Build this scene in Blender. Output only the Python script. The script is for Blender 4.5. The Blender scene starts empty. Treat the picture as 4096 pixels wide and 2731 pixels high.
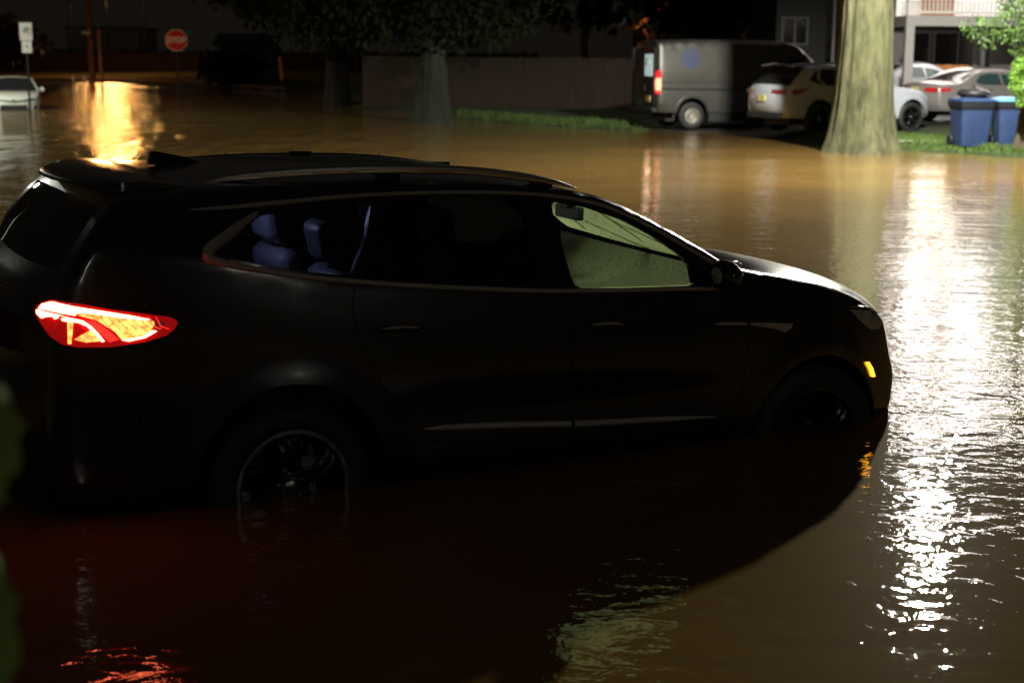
import bpy, bmesh, math, random
from mathutils import Vector, Matrix, Euler, noise
from mathutils.geometry import delaunay_2d_cdt
random.seed(7)
PI = math.pi
sc = bpy.context.scene
COL = sc.collection

# ------------------------------------------------------------------ camera
cam = bpy.data.cameras.new("camera")
co = bpy.data.objects.new("camera", cam); COL.objects.link(co)
cam.sensor_width = 36; cam.lens = 54.26; cam.clip_start = .05; cam.clip_end = 2000
co.matrix_world = Matrix.Translation((0, 0, 2.012)) @ Matrix.Rotation(PI/2-.1839, 4, 'X') @ Matrix.Rotation(.0067, 4, 'Z')
cam.dof.use_dof = True; cam.dof.focus_distance = 7.6; cam.dof.aperture_fstop = 2.8
sc.camera = co
# ------------------------------------------------------------------ world (night sky) and exposure
w = bpy.data.worlds.new("World"); sc.world = w; w.use_nodes = True
nt = w.node_tree; bg = nt.nodes['Background']
sky = nt.nodes.new('ShaderNodeTexSky'); sky.sky_type = 'NISHITA'; sky.sun_disc = False
sky.sun_elevation = math.radians(-4); sky.sun_rotation = math.radians(200)
nt.links.new(sky.outputs[0], bg.inputs[0]); bg.inputs[1].default_value = .1
bg2 = nt.nodes.new('ShaderNodeBackground'); bg2.inputs[0].default_value = (1, .82, .62, 1); bg2.inputs[1].default_value = .0062   # town glow on low cloud
ad = nt.nodes.new('ShaderNodeAddShader'); nt.links.new(bg.outputs[0], ad.inputs[0]); nt.links.new(bg2.outputs[0], ad.inputs[1])
nt.links.new(ad.outputs[0], nt.nodes['World Output'].inputs[0])
sc.view_settings.view_transform = 'Standard'; sc.view_settings.look = 'None'
sc.view_settings.exposure = 0; sc.view_settings.gamma = 1
sc.cycles.use_denoising = True
sc.cycles.max_bounces = 7; sc.cycles.diffuse_bounces = 3; sc.cycles.glossy_bounces = 4
sc.cycles.transmission_bounces = 5; sc.cycles.transparent_max_bounces = 10
sc.cycles.sample_clamp_indirect = 6; sc.cycles.caustics_reflective = False; sc.cycles.caustics_refractive = False
sc.cycles.blur_glossy = .2
LAMP_W = 14500

# ------------------------------------------------------------------ materials
def nodes(name):
    m = bpy.data.materials.new(name); m.use_nodes = True
    return m, m.node_tree, m.node_tree.nodes['Principled BSDF']
def mat(name, col, rough=.5, metal=0, var=0, vscale=8, bump=0, bscale=30, coat=0, emit=None, estr=0, spec=None, stretch=None, ior=None):
    m, t, p = nodes(name)
    N, L = t.nodes, t.links
    p.inputs['Base Color'].default_value = (*col, 1); p.inputs['Roughness'].default_value = rough
    p.inputs['Metallic'].default_value = metal
    if coat: p.inputs['Coat Weight'].default_value = coat; p.inputs['Coat Roughness'].default_value = .04
    if spec is not None: p.inputs['Specular IOR Level'].default_value = spec
    if ior: p.inputs['IOR'].default_value = ior
    if emit: p.inputs['Emission Color'].default_value = (*emit, 1); p.inputs['Emission Strength'].default_value = estr
    if var or bump:
        tc = N.new('ShaderNodeTexCoord'); src = tc.outputs['Object']
        if stretch:
            mp = N.new('ShaderNodeMapping'); mp.inputs['Scale'].default_value = stretch
            L.new(src, mp.inputs[0]); src = mp.outputs[0]
    if var:
        n = N.new('ShaderNodeTexNoise'); n.inputs['Scale'].default_value = vscale; n.inputs['Detail'].default_value = 6
        L.new(src, n.inputs['Vector'])
        r = N.new('ShaderNodeValToRGB')
        r.color_ramp.elements[0].position = .3; r.color_ramp.elements[1].position = .7
        r.color_ramp.elements[0].color = (*[c*(1-var) for c in col], 1)
        r.color_ramp.elements[1].color = (*[min(1, c*(1+var)) for c in col], 1)
        L.new(n.outputs[0], r.inputs[0]); L.new(r.outputs[0], p.inputs['Base Color'])
    if bump:
        n = N.new('ShaderNodeTexNoise'); n.inputs['Scale'].default_value = bscale; n.inputs['Detail'].default_value = 5
        L.new(src, n.inputs['Vector'])
        b = N.new('ShaderNodeBump'); b.inputs['Distance'].default_value = bump
        L.new(n.outputs[0], b.inputs['Height']); L.new(b.outputs[0], p.inputs['Normal'])
    return m
def facing(N, L):      # reflectance of a thin sheet, same from both sides
    lw = N.new('ShaderNodeLayerWeight'); lw.inputs[0].default_value = .5
    p = N.new('ShaderNodeMath'); p.operation = 'POWER'; p.inputs[1].default_value = 4.5; L.new(lw.outputs['Facing'], p.inputs[0])
    q = N.new('ShaderNodeMath'); q.operation = 'MULTIPLY_ADD'; q.inputs[1].default_value = .85; q.inputs[2].default_value = .05; L.new(p.outputs[0], q.inputs[0])
    return q
def glass(name, tint, gloss=.02, fac=.5):
    m, t, p = nodes(name); N, L = t.nodes, t.links; N.remove(p)
    tr = N.new('ShaderNodeBsdfTransparent'); tr.inputs[0].default_value = (*tint, 1)
    g = N.new('ShaderNodeBsdfGlossy'); g.inputs['Roughness'].default_value = gloss
    f = facing(N, L)
    x = N.new('ShaderNodeMixShader'); L.new(f.outputs[0], x.inputs[0]); L.new(tr.outputs[0], x.inputs[1]); L.new(g.outputs[0], x.inputs[2])
    L.new(x.outputs[0], N['Material Output'].inputs[0]); return m
def foggy(name, tint, scat, fac):
    m, t, p = nodes(name); N, L = t.nodes, t.links; N.remove(p)
    tr = N.new('ShaderNodeBsdfTransparent'); tr.inputs[0].default_value = (*tint, 1)
    tl = N.new('ShaderNodeBsdfTranslucent')
    n = N.new('ShaderNodeTexNoise'); n.inputs['Scale'].default_value = 3; tc = N.new('ShaderNodeTexCoord'); L.new(tc.outputs['Object'], n.inputs['Vector'])
    r = N.new('ShaderNodeValToRGB'); r.color_ramp.elements[0].color = (*[c*.85 for c in scat], 1); r.color_ramp.elements[1].color = (*scat, 1)
    L.new(n.outputs[0], r.inputs[0]); L.new(r.outputs[0], tl.inputs[0])
    g = N.new('ShaderNodeBsdfGlossy'); g.inputs['Roughness'].default_value = .08
    f = facing(N, L)
    a = N.new('ShaderNodeMixShader'); a.inputs[0].default_value = fac
    L.new(tr.outputs[0], a.inputs[1]); L.new(tl.outputs[0], a.inputs[2])
    x = N.new('ShaderNodeMixShader'); L.new(f.outputs[0], x.inputs[0]); L.new(a.outputs[0], x.inputs[1]); L.new(g.outputs[0], x.inputs[2])
    L.new(x.outputs[0], N['Material Output'].inputs[0]); return m
def emis(name, col, s):
    return mat(name, [min(.8, c) for c in col], .3, emit=col, estr=s)

M = {}
M['paint_black'] = mat('paint_black', (.006, .006, .007), .22, .0, coat=1, bump=.0006, bscale=180); M['paint_black'].node_tree.nodes['Principled BSDF'].inputs['Coat Roughness'].default_value = .13
M['trim_black'] = mat('trim_black', (.012, .012, .012), .55, bump=.001, bscale=200)
M['piano'] = mat('piano', (.004, .004, .004), .12, coat=.6)
M['seam'] = mat('seam', (.002, .002, .002), .8)
M['chrome'] = mat('chrome', (.55, .52, .47), .2, 1, bump=.0008, bscale=300)
M['chrome_wet'] = mat('chrome_wet', (.62, .6, .57), .42, 1, bump=.004, bscale=400)
M['tyre'] = mat('tyre', (.018, .018, .018), .6, bump=.002, bscale=60)
M['rim_dark'] = mat('rim_dark', (.06, .06, .06), .3, .9)
M['rim_light'] = mat('rim_light', (.5, .48, .42), .35, .8)
M['glass_clear'] = glass('glass_clear', (.96, 1, .94))
M['glass_privacy'] = glass('glass_privacy', (.055, .06, .07))
M['glass_black'] = glass('glass_black', (.003, .0035, .004))
M['glass_far'] = glass('glass_far', (.35, .4, .38))
M['fog_glass'] = foggy('fog_glass', (.35, .5, .3), (.82, 1, .46), .94)
M['dash'] = mat('dash', (.06, .065, .06), .45, bump=.002, bscale=250)
M['dash_grey'] = mat('dash_grey', (.05, .055, .05), .33)
M['leather'] = mat('leather', (.30, .30, .33), .4, var=.15, vscale=30, bump=.002, bscale=120)
M['liner'] = mat('liner', (.03, .03, .03), .9)
M['lens_red'] = mat('lens_red', (.22, .004, .006), .1, coat=1, emit=(1, .01, .01), estr=.25)
M['bar_white'] = emis('bar_white', (1, .15, .08), 17)
M['bar_yellow'] = emis('bar_yellow', (1, .30, .035), 3.6)
M['bar_yellow'] = emis('bar_yellow', (1, .19, .04), 4)
t_ = M['bar_yellow'].node_tree; nn = t_.nodes.new('ShaderNodeTexNoise'); nn.inputs['Scale'].default_value = 38; nn.inputs['Detail'].default_value = 3
tc_ = t_.nodes.new('ShaderNodeTexCoord'); t_.links.new(tc_.outputs['Object'], nn.inputs['Vector'])
rr_ = t_.nodes.new('ShaderNodeMapRange'); rr_.inputs[1].default_value = .35; rr_.inputs[2].default_value = .65; rr_.inputs[3].default_value = 2.0; rr_.inputs[4].default_value = 7
t_.links.new(nn.outputs[0], rr_.inputs[0]); t_.links.new(rr_.outputs[0], t_.nodes['Principled BSDF'].inputs['Emission Strength'])
M['bar_red'] = emis('bar_red', (1, .015, .01), 3)
M['lens_clear'] = mat('lens_clear', (.5, .52, .48), .25, .0, coat=1, var=.3, vscale=12)
M['amber'] = emis('amber', (1, .38, .015), 4.5)
M['plate'] = mat('plate', (.55, .35, .16), .5, var=.2, vscale=25)
M['plate_yellow'] = mat('plate_yellow', (.62, .55, .2), .4, var=.25, vscale=20)
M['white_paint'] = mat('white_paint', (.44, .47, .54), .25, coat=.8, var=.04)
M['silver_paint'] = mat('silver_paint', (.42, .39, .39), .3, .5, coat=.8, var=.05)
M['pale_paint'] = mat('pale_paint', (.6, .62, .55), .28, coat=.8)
M['van_grey'] = mat('van_grey', (.070, .070, .061), .36, .3, coat=.5, var=.08, vscale=2)
M['porch_lamp'] = emis('porch_lamp', (1, .93, .86), 12)
M['sodium'] = emis('sodium', (1, .44, .12), 600)

def water_mat():
    m, t, p = nodes('flood_water'); N, L = t.nodes, t.links
    p.inputs['Roughness'].default_value = .02; p.inputs['IOR'].default_value = 1.333
    tc = N.new('ShaderNodeTexCoord')
    n = N.new('ShaderNodeTexNoise'); n.inputs['Scale'].default_value = .35; n.inputs['Detail'].default_value = 5
    L.new(tc.outputs['Object'], n.inputs['Vector'])
    r = N.new('ShaderNodeValToRGB'); e = r.color_ramp.elements
    e[0].position = .3; e[1].position = .72; e[0].color = (.135, .078, .021, 1); e[1].color = (.18, .106, .029, 1)
    L.new(n.outputs[0], r.inputs[0]); L.new(r.outputs[0], p.inputs['Base Color'])
    def layer(scale, stretch, rot, det):
        mp = N.new('ShaderNodeMapping'); mp.inputs['Scale'].default_value = stretch; mp.inputs['Rotation'].default_value = (0, 0, rot)
        L.new(tc.outputs['Object'], mp.inputs[0])
        k = N.new('ShaderNodeTexNoise'); k.inputs['Scale'].default_value = scale; k.inputs['Detail'].default_value = det
        k.inputs['Roughness'].default_value = .5; k.inputs['Distortion'].default_value = .4
        L.new(mp.outputs[0], k.inputs['Vector']); return k.outputs[0]
    def mul(a, v):
        k = N.new('ShaderNodeMath'); k.operation = 'MULTIPLY'; L.new(a, k.inputs[0])
        if isinstance(v, (int, float)): k.inputs[1].default_value = v
        else: L.new(v, k.inputs[1])
        return k.outputs[0]
    def add(a, b):
        k = N.new('ShaderNodeMath'); k.operation = 'ADD'; L.new(a, k.inputs[0]); L.new(b, k.inputs[1]); return k.outputs[0]
    patch = layer(.45, (1, 1, 1), .3, 2)
    mr = N.new('ShaderNodeMapRange'); mr.inputs[1].default_value = .35; mr.inputs[2].default_value = .65
    mr.inputs[3].default_value = .45; mr.inputs[4].default_value = 1.25; L.new(patch, mr.inputs[0])
    sp = N.new('ShaderNodeSeparateXYZ'); L.new(tc.outputs['Object'], sp.inputs[0])
    def ramp(o, a, c):
        k = N.new('ShaderNodeMapRange'); k.interpolation_type = 'SMOOTHSTEP'; k.inputs[1].default_value = a; k.inputs[2].default_value = c; L.new(o, k.inputs[0]); return k.outputs[0]
    far_ = mul(ramp(sp.outputs[1], 20, 38), ramp(sp.outputs[0], 2, -7))      # the current runs rougher down the side street
    rough = N.new('ShaderNodeMath'); rough.operation = 'MULTIPLY_ADD'; rough.inputs[1].default_value = 1.2; rough.inputs[2].default_value = 1; L.new(far_, rough.inputs[0])
    fine = mul(layer(9, (1.05, 1.1, 1), .35, 3), mul(mr.outputs[0], .0050))
    mid = mul(layer(2.4, (.6, 1.4, 1), -.2, 2), .010)
    big = mul(layer(.5, (.5, 1.2, 1), .1, 1), .02)
    swell = mul(mul(layer(.8, (2.0, .6, 1), .1, 5), .17), far_)
    h = add(add(mul(add(fine, mid), rough.outputs[0]), big), swell)
    b = N.new('ShaderNodeBump'); b.inputs['Strength'].default_value = 1; b.inputs['Distance'].default_value = 1
    L.new(h, b.inputs['Height']); L.new(b.outputs[0], p.inputs['Normal'])
    # a small share of much rougher sheen: tiny rain-roughened ripples
    g = N.new('ShaderNodeBsdfGlossy'); g.inputs['Roughness'].default_value = .42; g.inputs[0].default_value = (.5, .48, .42, 1)
    fr = N.new('ShaderNodeFresnel'); fr.inputs[0].default_value = 1.333
    a2 = mul(fr.outputs[0], .03)
    x = N.new('ShaderNodeMixShader'); L.new(a2, x.inputs[0]); L.new(p.outputs[0], x.inputs[1]); L.new(g.outputs[0], x.inputs[2])
    L.new(x.outputs[0], N['Material Output'].inputs[0])
    return m
M['water'] = water_mat()

def bark_mat(name, c1, c2, c3, sc_=1):
    m, t, p = nodes(name); N, L = t.nodes, t.links
    tc = N.new('ShaderNodeTexCoord')
    mp = N.new('ShaderNodeMapping'); mp.inputs['Scale'].default_value = (3*sc_, 3*sc_, .55*sc_); L.new(tc.outputs['Object'], mp.inputs[0])
    n = N.new('ShaderNodeTexNoise'); n.inputs['Scale'].default_value = 3; n.inputs['Detail'].default_value = 9; n.inputs['Roughness'].default_value = .65
    L.new(mp.outputs[0], n.inputs['Vector'])
    r = N.new('ShaderNodeValToRGB'); e = r.color_ramp.elements
    e[0].position = .32; e[0].color = (*c3, 1); e[1].position = .68; e[1].color = (*c1, 1)
    k = e.new(.48); k.color = (*c2, 1)
    L.new(n.outputs[0], r.inputs[0]); p.inputs['Roughness'].default_value = .85
    n2 = N.new('ShaderNodeTexNoise'); n2.inputs['Scale'].default_value = 1.1*sc_; n2.inputs['Detail'].default_value = 6; n2.inputs['Roughness'].default_value = .7
    L.new(tc.outputs['Object'], n2.inputs['Vector'])
    r2 = N.new('ShaderNodeValToRGB'); r2.color_ramp.elements[0].position = .36; r2.color_ramp.elements[1].position = .62
    r2.color_ramp.elements[0].color = (.42, .50, .30, 1); r2.color_ramp.elements[1].color = (1, 1, 1, 1); L.new(n2.outputs[0], r2.inputs[0])
    mx = N.new('ShaderNodeMix'); mx.data_type = 'RGBA'; mx.blend_type = 'MULTIPLY'; mx.inputs[0].default_value = .85
    L.new(r.outputs[0], mx.inputs[6]); L.new(r2.outputs[0], mx.inputs[7]); L.new(mx.outputs[2], p.inputs['Base Color'])
    b = N.new('ShaderNodeBump'); b.inputs['Distance'].default_value = .08; b.inputs['Strength'].default_value = 1
    L.new(n.outputs[0], b.inputs['Height']); L.new(b.outputs[0], p.inputs['Normal'])
    return m
M['bark'] = bark_mat('mossy_bark', (.115, .115, .056), (.085, .082, .038), (.024, .021, .010))
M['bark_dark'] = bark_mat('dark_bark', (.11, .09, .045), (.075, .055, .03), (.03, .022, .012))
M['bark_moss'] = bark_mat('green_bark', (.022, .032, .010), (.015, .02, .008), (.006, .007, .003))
M['grass'] = mat('grass', (.026, .042, .009), .9, var=.5, vscale=14, bump=.05, bscale=40)
M['blade'] = mat('blade', (.055, .10, .014), .7, var=.4, vscale=3)
M['asphalt'] = mat('asphalt', (.05, .047, .043), .35, var=.3, vscale=3, bump=.01, bscale=60)
M['concrete'] = mat('concrete', (.42, .40, .36), .7, var=.15, vscale=5)
M['leaf'] = mat('leaf', (.055, .11, .022), .5, var=.45, vscale=2.5)
M['leaf_lime'] = mat('leaf_lime', (.12, .24, .03), .45, var=.35, vscale=5)
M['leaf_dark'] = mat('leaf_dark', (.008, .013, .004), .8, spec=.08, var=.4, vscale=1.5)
M['leaf_brown'] = mat('leaf_brown', (.10, .07, .02), .6, var=.4, vscale=1.5)
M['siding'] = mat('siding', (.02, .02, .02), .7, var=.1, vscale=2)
M['siding_grey'] = mat('siding_grey', (.17, .16, .155), .7, var=.08, vscale=2)
M['trim_grey'] = mat('trim_grey', (.40, .375, .375), .6, var=.05, vscale=3)
M['white_wood'] = mat('white_wood', (.78, .76, .74), .5)
M['white_wall'] = mat('white_wall', (.8, .77, .76), .6, var=.05)
M['roof'] = mat('roof', (.04, .038, .036), .9, var=.3, vscale=5)
M['cedar'] = mat('cedar', (.42, .17, .05), .7, var=.3, vscale=3, stretch=(6, 6, .6))
M['fence_dark'] = mat('fence_dark', (.036, .023, .015), .8, var=.3, vscale=2, stretch=(6, 6, .5))
M['window_dark'] = mat('window_dark', (.02, .02, .022), .08)
M['bin_blue'] = mat('bin_blue', (.024, .044, .115), .4, var=.12, vscale=6)
M['bin_lid'] = mat('bin_lid', (.10, .33, .62), .28, var=.1, vscale=6)
M['bin_black'] = mat('bin_black', (.012, .014, .02), .5)
M['bag_black'] = mat('bag_black', (.02, .02, .022), .16, bump=.02, bscale=20)
M['steel'] = mat('steel', (.22, .22, .21), .4, .7)
M['pole_wood'] = mat('pole_wood', (.26, .14, .075), .8, var=.3, vscale=4, stretch=(5, 5, .5))
M['sign_red'] = mat('sign_red', (.62, .015, .02), .35, emit=(.7, .03, .03), estr=.0)
M['sign_white'] = mat('sign_white', (.85, .85, .82), .35)
M['sign_green'] = mat('sign_green', (.02, .30, .17), .4)

# ------------------------------------------------------------------ mesh helpers
class MB:
    def __init__(s): s.v = []; s.f = []
    def add(s, vs, fs):
        o = len(s.v); s.v += [tuple(a) for a in vs]; s.f += [tuple(i+o for i in f) for f in fs]
    def box(s, x0, x1, y0, y1, z0, z1, mtx=None):
        vs = [Vector((x, y, z)) for z in (z0, z1) for y in (y0, y1) for x in (x0, x1)]
        if mtx: vs = [mtx @ a for a in vs]
        s.add(vs, [(0, 2, 3, 1), (4, 5, 7, 6), (0, 1, 5, 4), (2, 6, 7, 3), (0, 4, 6, 2), (1, 3, 7, 5)])
    def tube(s, pts, rad, n=8, cap=True, squash=None):
        pts = [Vector(p) for p in pts]; k = len(pts)
        rs = rad if isinstance(rad, (list, tuple)) else [rad]*k
        vs = []; up = Vector((0, 0, 1))
        for i, p in enumerate(pts):
            d = (pts[min(i+1, k-1)]-pts[max(i-1, 0)]).normalized()
            a = d.cross(up)
            if a.length < .05: a = d.cross(Vector((1, 0, 0)))
            a.normalize(); b = a.cross(d).normalized()
            q = squash or (1, 1)
            for j in range(n):
                t = 2*PI*j/n
                vs.append(p+a*(math.cos(t)*rs[i]*q[0])+b*(math.sin(t)*rs[i]*q[1]))
        fs = []
        for i in range(k-1):
            for j in range(n):
                fs.append((i*n+j, i*n+(j+1) % n, (i+1)*n+(j+1) % n, (i+1)*n+j))
        if cap: fs += [tuple(range(n))[::-1], tuple((k-1)*n+j for j in range(n))]
        s.add(vs, fs)
    def lathe(s, prof, n=32, axis='y', c=(0, 0, 0)):   # prof: (radius, along)
        vs = []; c = Vector(c)
        for r, a in prof:
            for j in range(n):
                t = 2*PI*j/n
                if axis == 'y': vs.append(c+Vector((r*math.cos(t), a, r*math.sin(t))))
                elif axis == 'z': vs.append(c+Vector((r*math.cos(t), r*math.sin(t), a)))
                else: vs.append(c+Vector((a, r*math.cos(t), r*math.sin(t))))
        fs = [(i*n+j, i*n+(j+1) % n, (i+1)*n+(j+1) % n, (i+1)*n+j) for i in range(len(prof)-1) for j in range(n)]
        s.add(vs, fs)
    def prism(s, poly, fn, d):     # poly 2d; fn(a,b,h) -> 3d point, thickness d
        n = len(poly)
        vs = [fn(a, b, 0) for a, b in poly]+[fn(a, b, d) for a, b in poly]
        s.add(vs, [tuple(range(n)), tuple(range(2*n-1, n-1, -1))]+[(i, (i+1) % n, n+(i+1) % n, n+i) for i in range(n)])
    def build(s, name, m, parent=None, smooth=True, ang=38, bevel=0, loc=None, rot=None):
        me = bpy.data.meshes.new(name)
        me.from_pydata([tuple(a) for a in s.v], [], s.f); me.validate()
        bm = bmesh.new(); bm.from_mesh(me)
        bmesh.ops.recalc_face_normals(bm, faces=bm.faces)
        if smooth:
            for f in bm.faces: f.smooth = True
            for e in bm.edges:
                if len(e.link_faces) == 2 and e.calc_face_angle(0) > math.radians(ang): e.smooth = False
        bm.to_mesh(me); bm.free()
        me.materials.append(M[m] if isinstance(m, str) else m)
        o = bpy.data.objects.new(name, me); COL.objects.link(o)
        if parent: o.parent = parent
        if loc: o.location = loc
        if rot: o.rotation_euler = rot
        if bevel:
            b = o.modifiers.new('bevel', 'BEVEL'); b.width = bevel; b.segments = 2; b.limit_method = 'ANGLE'; b.angle_limit = .6
        return o
def tag(o, label=None, cat=None, group=None, kind=None):
    if label: o['label'] = label
    if cat: o['category'] = cat
    if group: o['group'] = group
    if kind: o['kind'] = kind
    return o
def empty(name, loc, rot=(0, 0, 0)):
    o = bpy.data.objects.new(name, None); COL.objects.link(o); o.location = loc; o.rotation_euler = rot; o.empty_display_size = .2
    return o
def lerp(t, x):
    if x <= t[0][0]: return t[0][1]
    for (a, b), (c, d) in zip(t, t[1:]):
        if x <= c: return b+(d-b)*(x-a)/(c-a)
    return t[-1][1]
def inside(p, poly):
    x, y = p; r = False; n = len(poly)
    for i in range(n):
        x1, y1 = poly[i]; x2, y2 = poly[(i+1) % n]
        if (y1 > y) != (y2 > y) and x < (x2-x1)*(y-y1)/(y2-y1)+x1: r = not r
    return r
def segd(p, a, b):
    dx, dy = b[0]-a[0], b[1]-a[1]; L = dx*dx+dy*dy
    t = max(0, min(1, ((p[0]-a[0])*dx+(p[1]-a[1])*dy)/L)) if L else 0
    return math.hypot(p[0]-a[0]-t*dx, p[1]-a[1]-t*dy)
def dist(p, line, closed=False):
    n = len(line)
    return min(segd(p, line[i], line[(i+1) % n]) for i in range(n if closed else n-1))
def smooth_path(pts, k=4):          # Catmull-Rom through tuples of any length
    out = []; n = len(pts)
    for i in range(n-1):
        p0, p1, p2, p3 = pts[max(i-1, 0)], pts[i], pts[i+1], pts[min(i+2, n-1)]
        for j in range(k):
            t = j/k
            out.append(tuple(.5*((2*b)+(-a+c)*t+(2*a-5*b+4*c-d)*t*t+(-a+3*b-3*c+d)*t**3) for a, b, c, d in zip(p0, p1, p2, p3)))
    out.append(tuple(pts[-1])); return out
def round_poly(poly, k=3, r=.25):   # soften corners
    out = []; n = len(poly)
    for i in range(n):
        a, b, c = poly[i-1], poly[i], poly[(i+1) % n]
        p = (b[0]+(a[0]-b[0])*r, b[1]+(a[1]-b[1])*r); q = (b[0]+(c[0]-b[0])*r, b[1]+(c[1]-b[1])*r)
        for j in range(k+1):
            t = j/k
            out.append(((1-t)**2*p[0]+2*t*(1-t)*b[0]+t*t*q[0], (1-t)**2*p[1]+2*t*(1-t)*b[1]+t*t*q[1]))
    return out
def cdt(outer, holes, step, extra=()):
    vs = []; es = []
    for poly in [outer]+holes:
        o = len(vs); n = len(poly); vs += [Vector(p) for p in poly]; es += [(o+i, o+(i+1) % n) for i in range(n)]
    xs = [p[0] for p in outer]; zs = [p[1] for p in outer]
    x = min(xs)
    while x < max(xs):
        z = min(zs)
        while z < max(zs):
            p = (x, z)
            if inside(p, outer) and not any(inside(p, h) for h in holes) and dist(p, outer, True) > step*.35 and all(dist(p, h, True) > step*.3 for h in holes):
                vs.append(Vector(p))
            z += step
        x += step
    for p in extra:
        if inside(p, outer) and not any(inside(p, h) for h in holes) and all(dist(p, h, True) > .004 for h in holes): vs.append(Vector(p))
    V, E_, F, *_ = delaunay_2d_cdt(vs, es, [], 0, 1e-5)
    fs = []
    for f in F:
        c = (sum(V[i][0] for i in f)/3, sum(V[i][1] for i in f)/3)
        if inside(c, outer) and not any(inside(c, h) for h in holes): fs.append(tuple(f))
    return [tuple(p) for p in V], fs

# ------------------------------------------------------------------ vehicle shell
class Shell:
    """pairs: (xe,ze,xc,zc) from rear bottom over the roof to front bottom; glass: index ranges; side windows as polygons in x,z"""
    def __init__(s, pairs, Y, r=.06, k=4, step=.11, power=2.6, bottom=.3):
        s.k = k; s.path = smooth_path(pairs, k); s.Y0 = Y; s.r = r; s.step = step; s.power = power
        s.edge = [(p[0], p[1]) for p in s.path]
    def Y(s, x, z, rd=True):
        y = s.Y0(x, z)
        if rd:
            d = dist((x, z), s.edge)
            if d < s.r: y -= s.r*(1-math.sqrt(max(0, 1-(1-d/s.r)**2)))
        return y
    def P(s, x, z, side=-1, off=0):
        return Vector((x, side*(s.Y(x, z)+off), z))
    def skin(s, root, m, arches, wins, zones, flat_zones=()):
        """zones: list of (i0,i1,u0,name,material) glass on the top strip"""
        outer = list(s.edge)
        fr, rr = outer[-1], outer[0]
        bot = []
        for (ax, az, ar) in sorted(arches, key=lambda a: -a[0]):
            zb = lerp([(rr[0], rr[1]), (fr[0], fr[1])], ax)
            a0 = math.asin(max(-1, min(1, (zb-az)/ar)))
            for j in range(21):
                t = a0+(PI-2*a0)*j/20
                bot.append((ax+ar*math.cos(t), az+ar*math.sin(t)))
        outer = outer+bot
        extra = []
        E = s.edge
        for i in range(1, len(E)-1):
            dx, dz = E[i+1][0]-E[i-1][0], E[i+1][1]-E[i-1][1]; L = math.hypot(dx, dz) or 1
            for q in (.12, .35, .7, 1.0):
                extra.append((E[i][0]+dz/L*s.r*q, E[i][1]-dx/L*s.r*q))
        V, F = cdt(outer, wins, s.step, extra)
        b = MB()
        for side in (-1, 1):
            b.add([s.P(x, z, side) for x, z in V], F)
            for h in wins+[bot]:
                n = len(h); a = [s.P(x, z, side) for x, z in h]
                c = [p+Vector((0, -side*.035, 0)) for p in a]
                rng = range(n) if h is not bot else range(n-1)
                b.add(a+c, [(i, (i+1) % n, n+(i+1) % n, n+i) for i in rng if h is not bot or abs(h[i][0]-h[(i+1) % n][0]) < .2])
        NU = 10; rows = []
        for (xe, ze, xc, zc) in s.path:
            ye = s.Y(xe, ze); row = []
            for j in range(-NU, NU+1):
                u = math.copysign(math.sin(abs(j)/NU*PI/2), j); k_ = abs(u)**s.power
                row.append((xc+(xe-xc)*k_, u*ye, zc+(ze-zc)*k_))
            rows.append(row)
        s.rows = rows
        owner = {}
        for zi, (i0, i1, u0, name, mm) in enumerate(zones):
            for i in range(i0*s.k, i1*s.k):
                for j in range(2*NU):
                    if u0 <= j < 2*NU-u0: owner[(i, j)] = zi
        groups = {}
        W = 2*NU+1
        for i in range(len(rows)-1):
            for j in range(2*NU): groups.setdefault(owner.get((i, j), -1), []).append((i, j))
        allv = [p for r_ in rows for p in r_]
        for g, cells in groups.items():
            fs = [(i*W+j, i*W+j+1, (i+1)*W+j+1, (i+1)*W+j) for i, j in cells]
            if g == -1: b.add(allv, fs)
            else:
                used = sorted({k_ for f in fs for k_ in f}); mp = {k_: n_ for n_, k_ in enumerate(used)}
                q = MB(); q.add([allv[k_] for k_ in used], [tuple(mp[k_] for k_ in f) for f in fs])
                q.build(zones[g][3], zones[g][4], root, ang=60)
        bm = bmesh.new(); me = bpy.data.meshes.new('t'); me.from_pydata(b.v, [], b.f); bm.from_mesh(me)
        bmesh.ops.remove_doubles(bm, verts=bm.verts, dist=.0015)
        loose = [v for v in bm.verts if not v.link_faces]
        bmesh.ops.delete(bm, geom=loose, context='VERTS')
        bmesh.ops.recalc_face_normals(bm, faces=bm.faces)
        for f in bm.faces: f.smooth = True
        for e in bm.edges:
            if len(e.link_faces) == 2 and e.calc_face_angle(0) > .75: e.smooth = False
        me2 = bpy.data.meshes.new('body'); bm.to_mesh(me2); bm.free(); bpy.data.meshes.remove(me)
        me2.materials.append(M[m]); o = bpy.data.objects.new('body', me2); COL.objects.link(o); o.parent = root
        return o
    def patch(s, root, name, poly, m, off=.004, sides=(-1,), step=.08, thick=0):
        """a panel that lies on the body side"""
        res = []
        V, F = cdt(poly, [], step)
        for side in sides:
            b = MB(); a = [s.P(x, z, side, off) for x, z in V]; b.add(a, F)
            if thick:
                n = len(poly); t = [s.P(x, z, side, off) for x, z in poly]; c = [s.P(x, z, side, off-thick) for x, z in poly]
                b.add(t+c, [(i, (i+1) % n, n+(i+1) % n, n+i) for i in range(n)])
            res.append(b.build(name, m, root, ang=50))
        return res
    def strip(s, root, name, pts, rad, m, off=.004, sides=(-1,), squash=(1, 1), sub=4):
        pp = smooth_path(pts, sub); res = []
        rs = rad if not isinstance(rad, (list, tuple)) else [r_[0] for r_ in smooth_path([(r_,) for r_ in rad], sub)]
        for side in sides:
            b = MB(); b.tube([s.P(x, z, side, off) for x, z in pp], rs, 8, squash=squash)
            res.append(b.build(name, m, root, ang=60))
        return res

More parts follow.
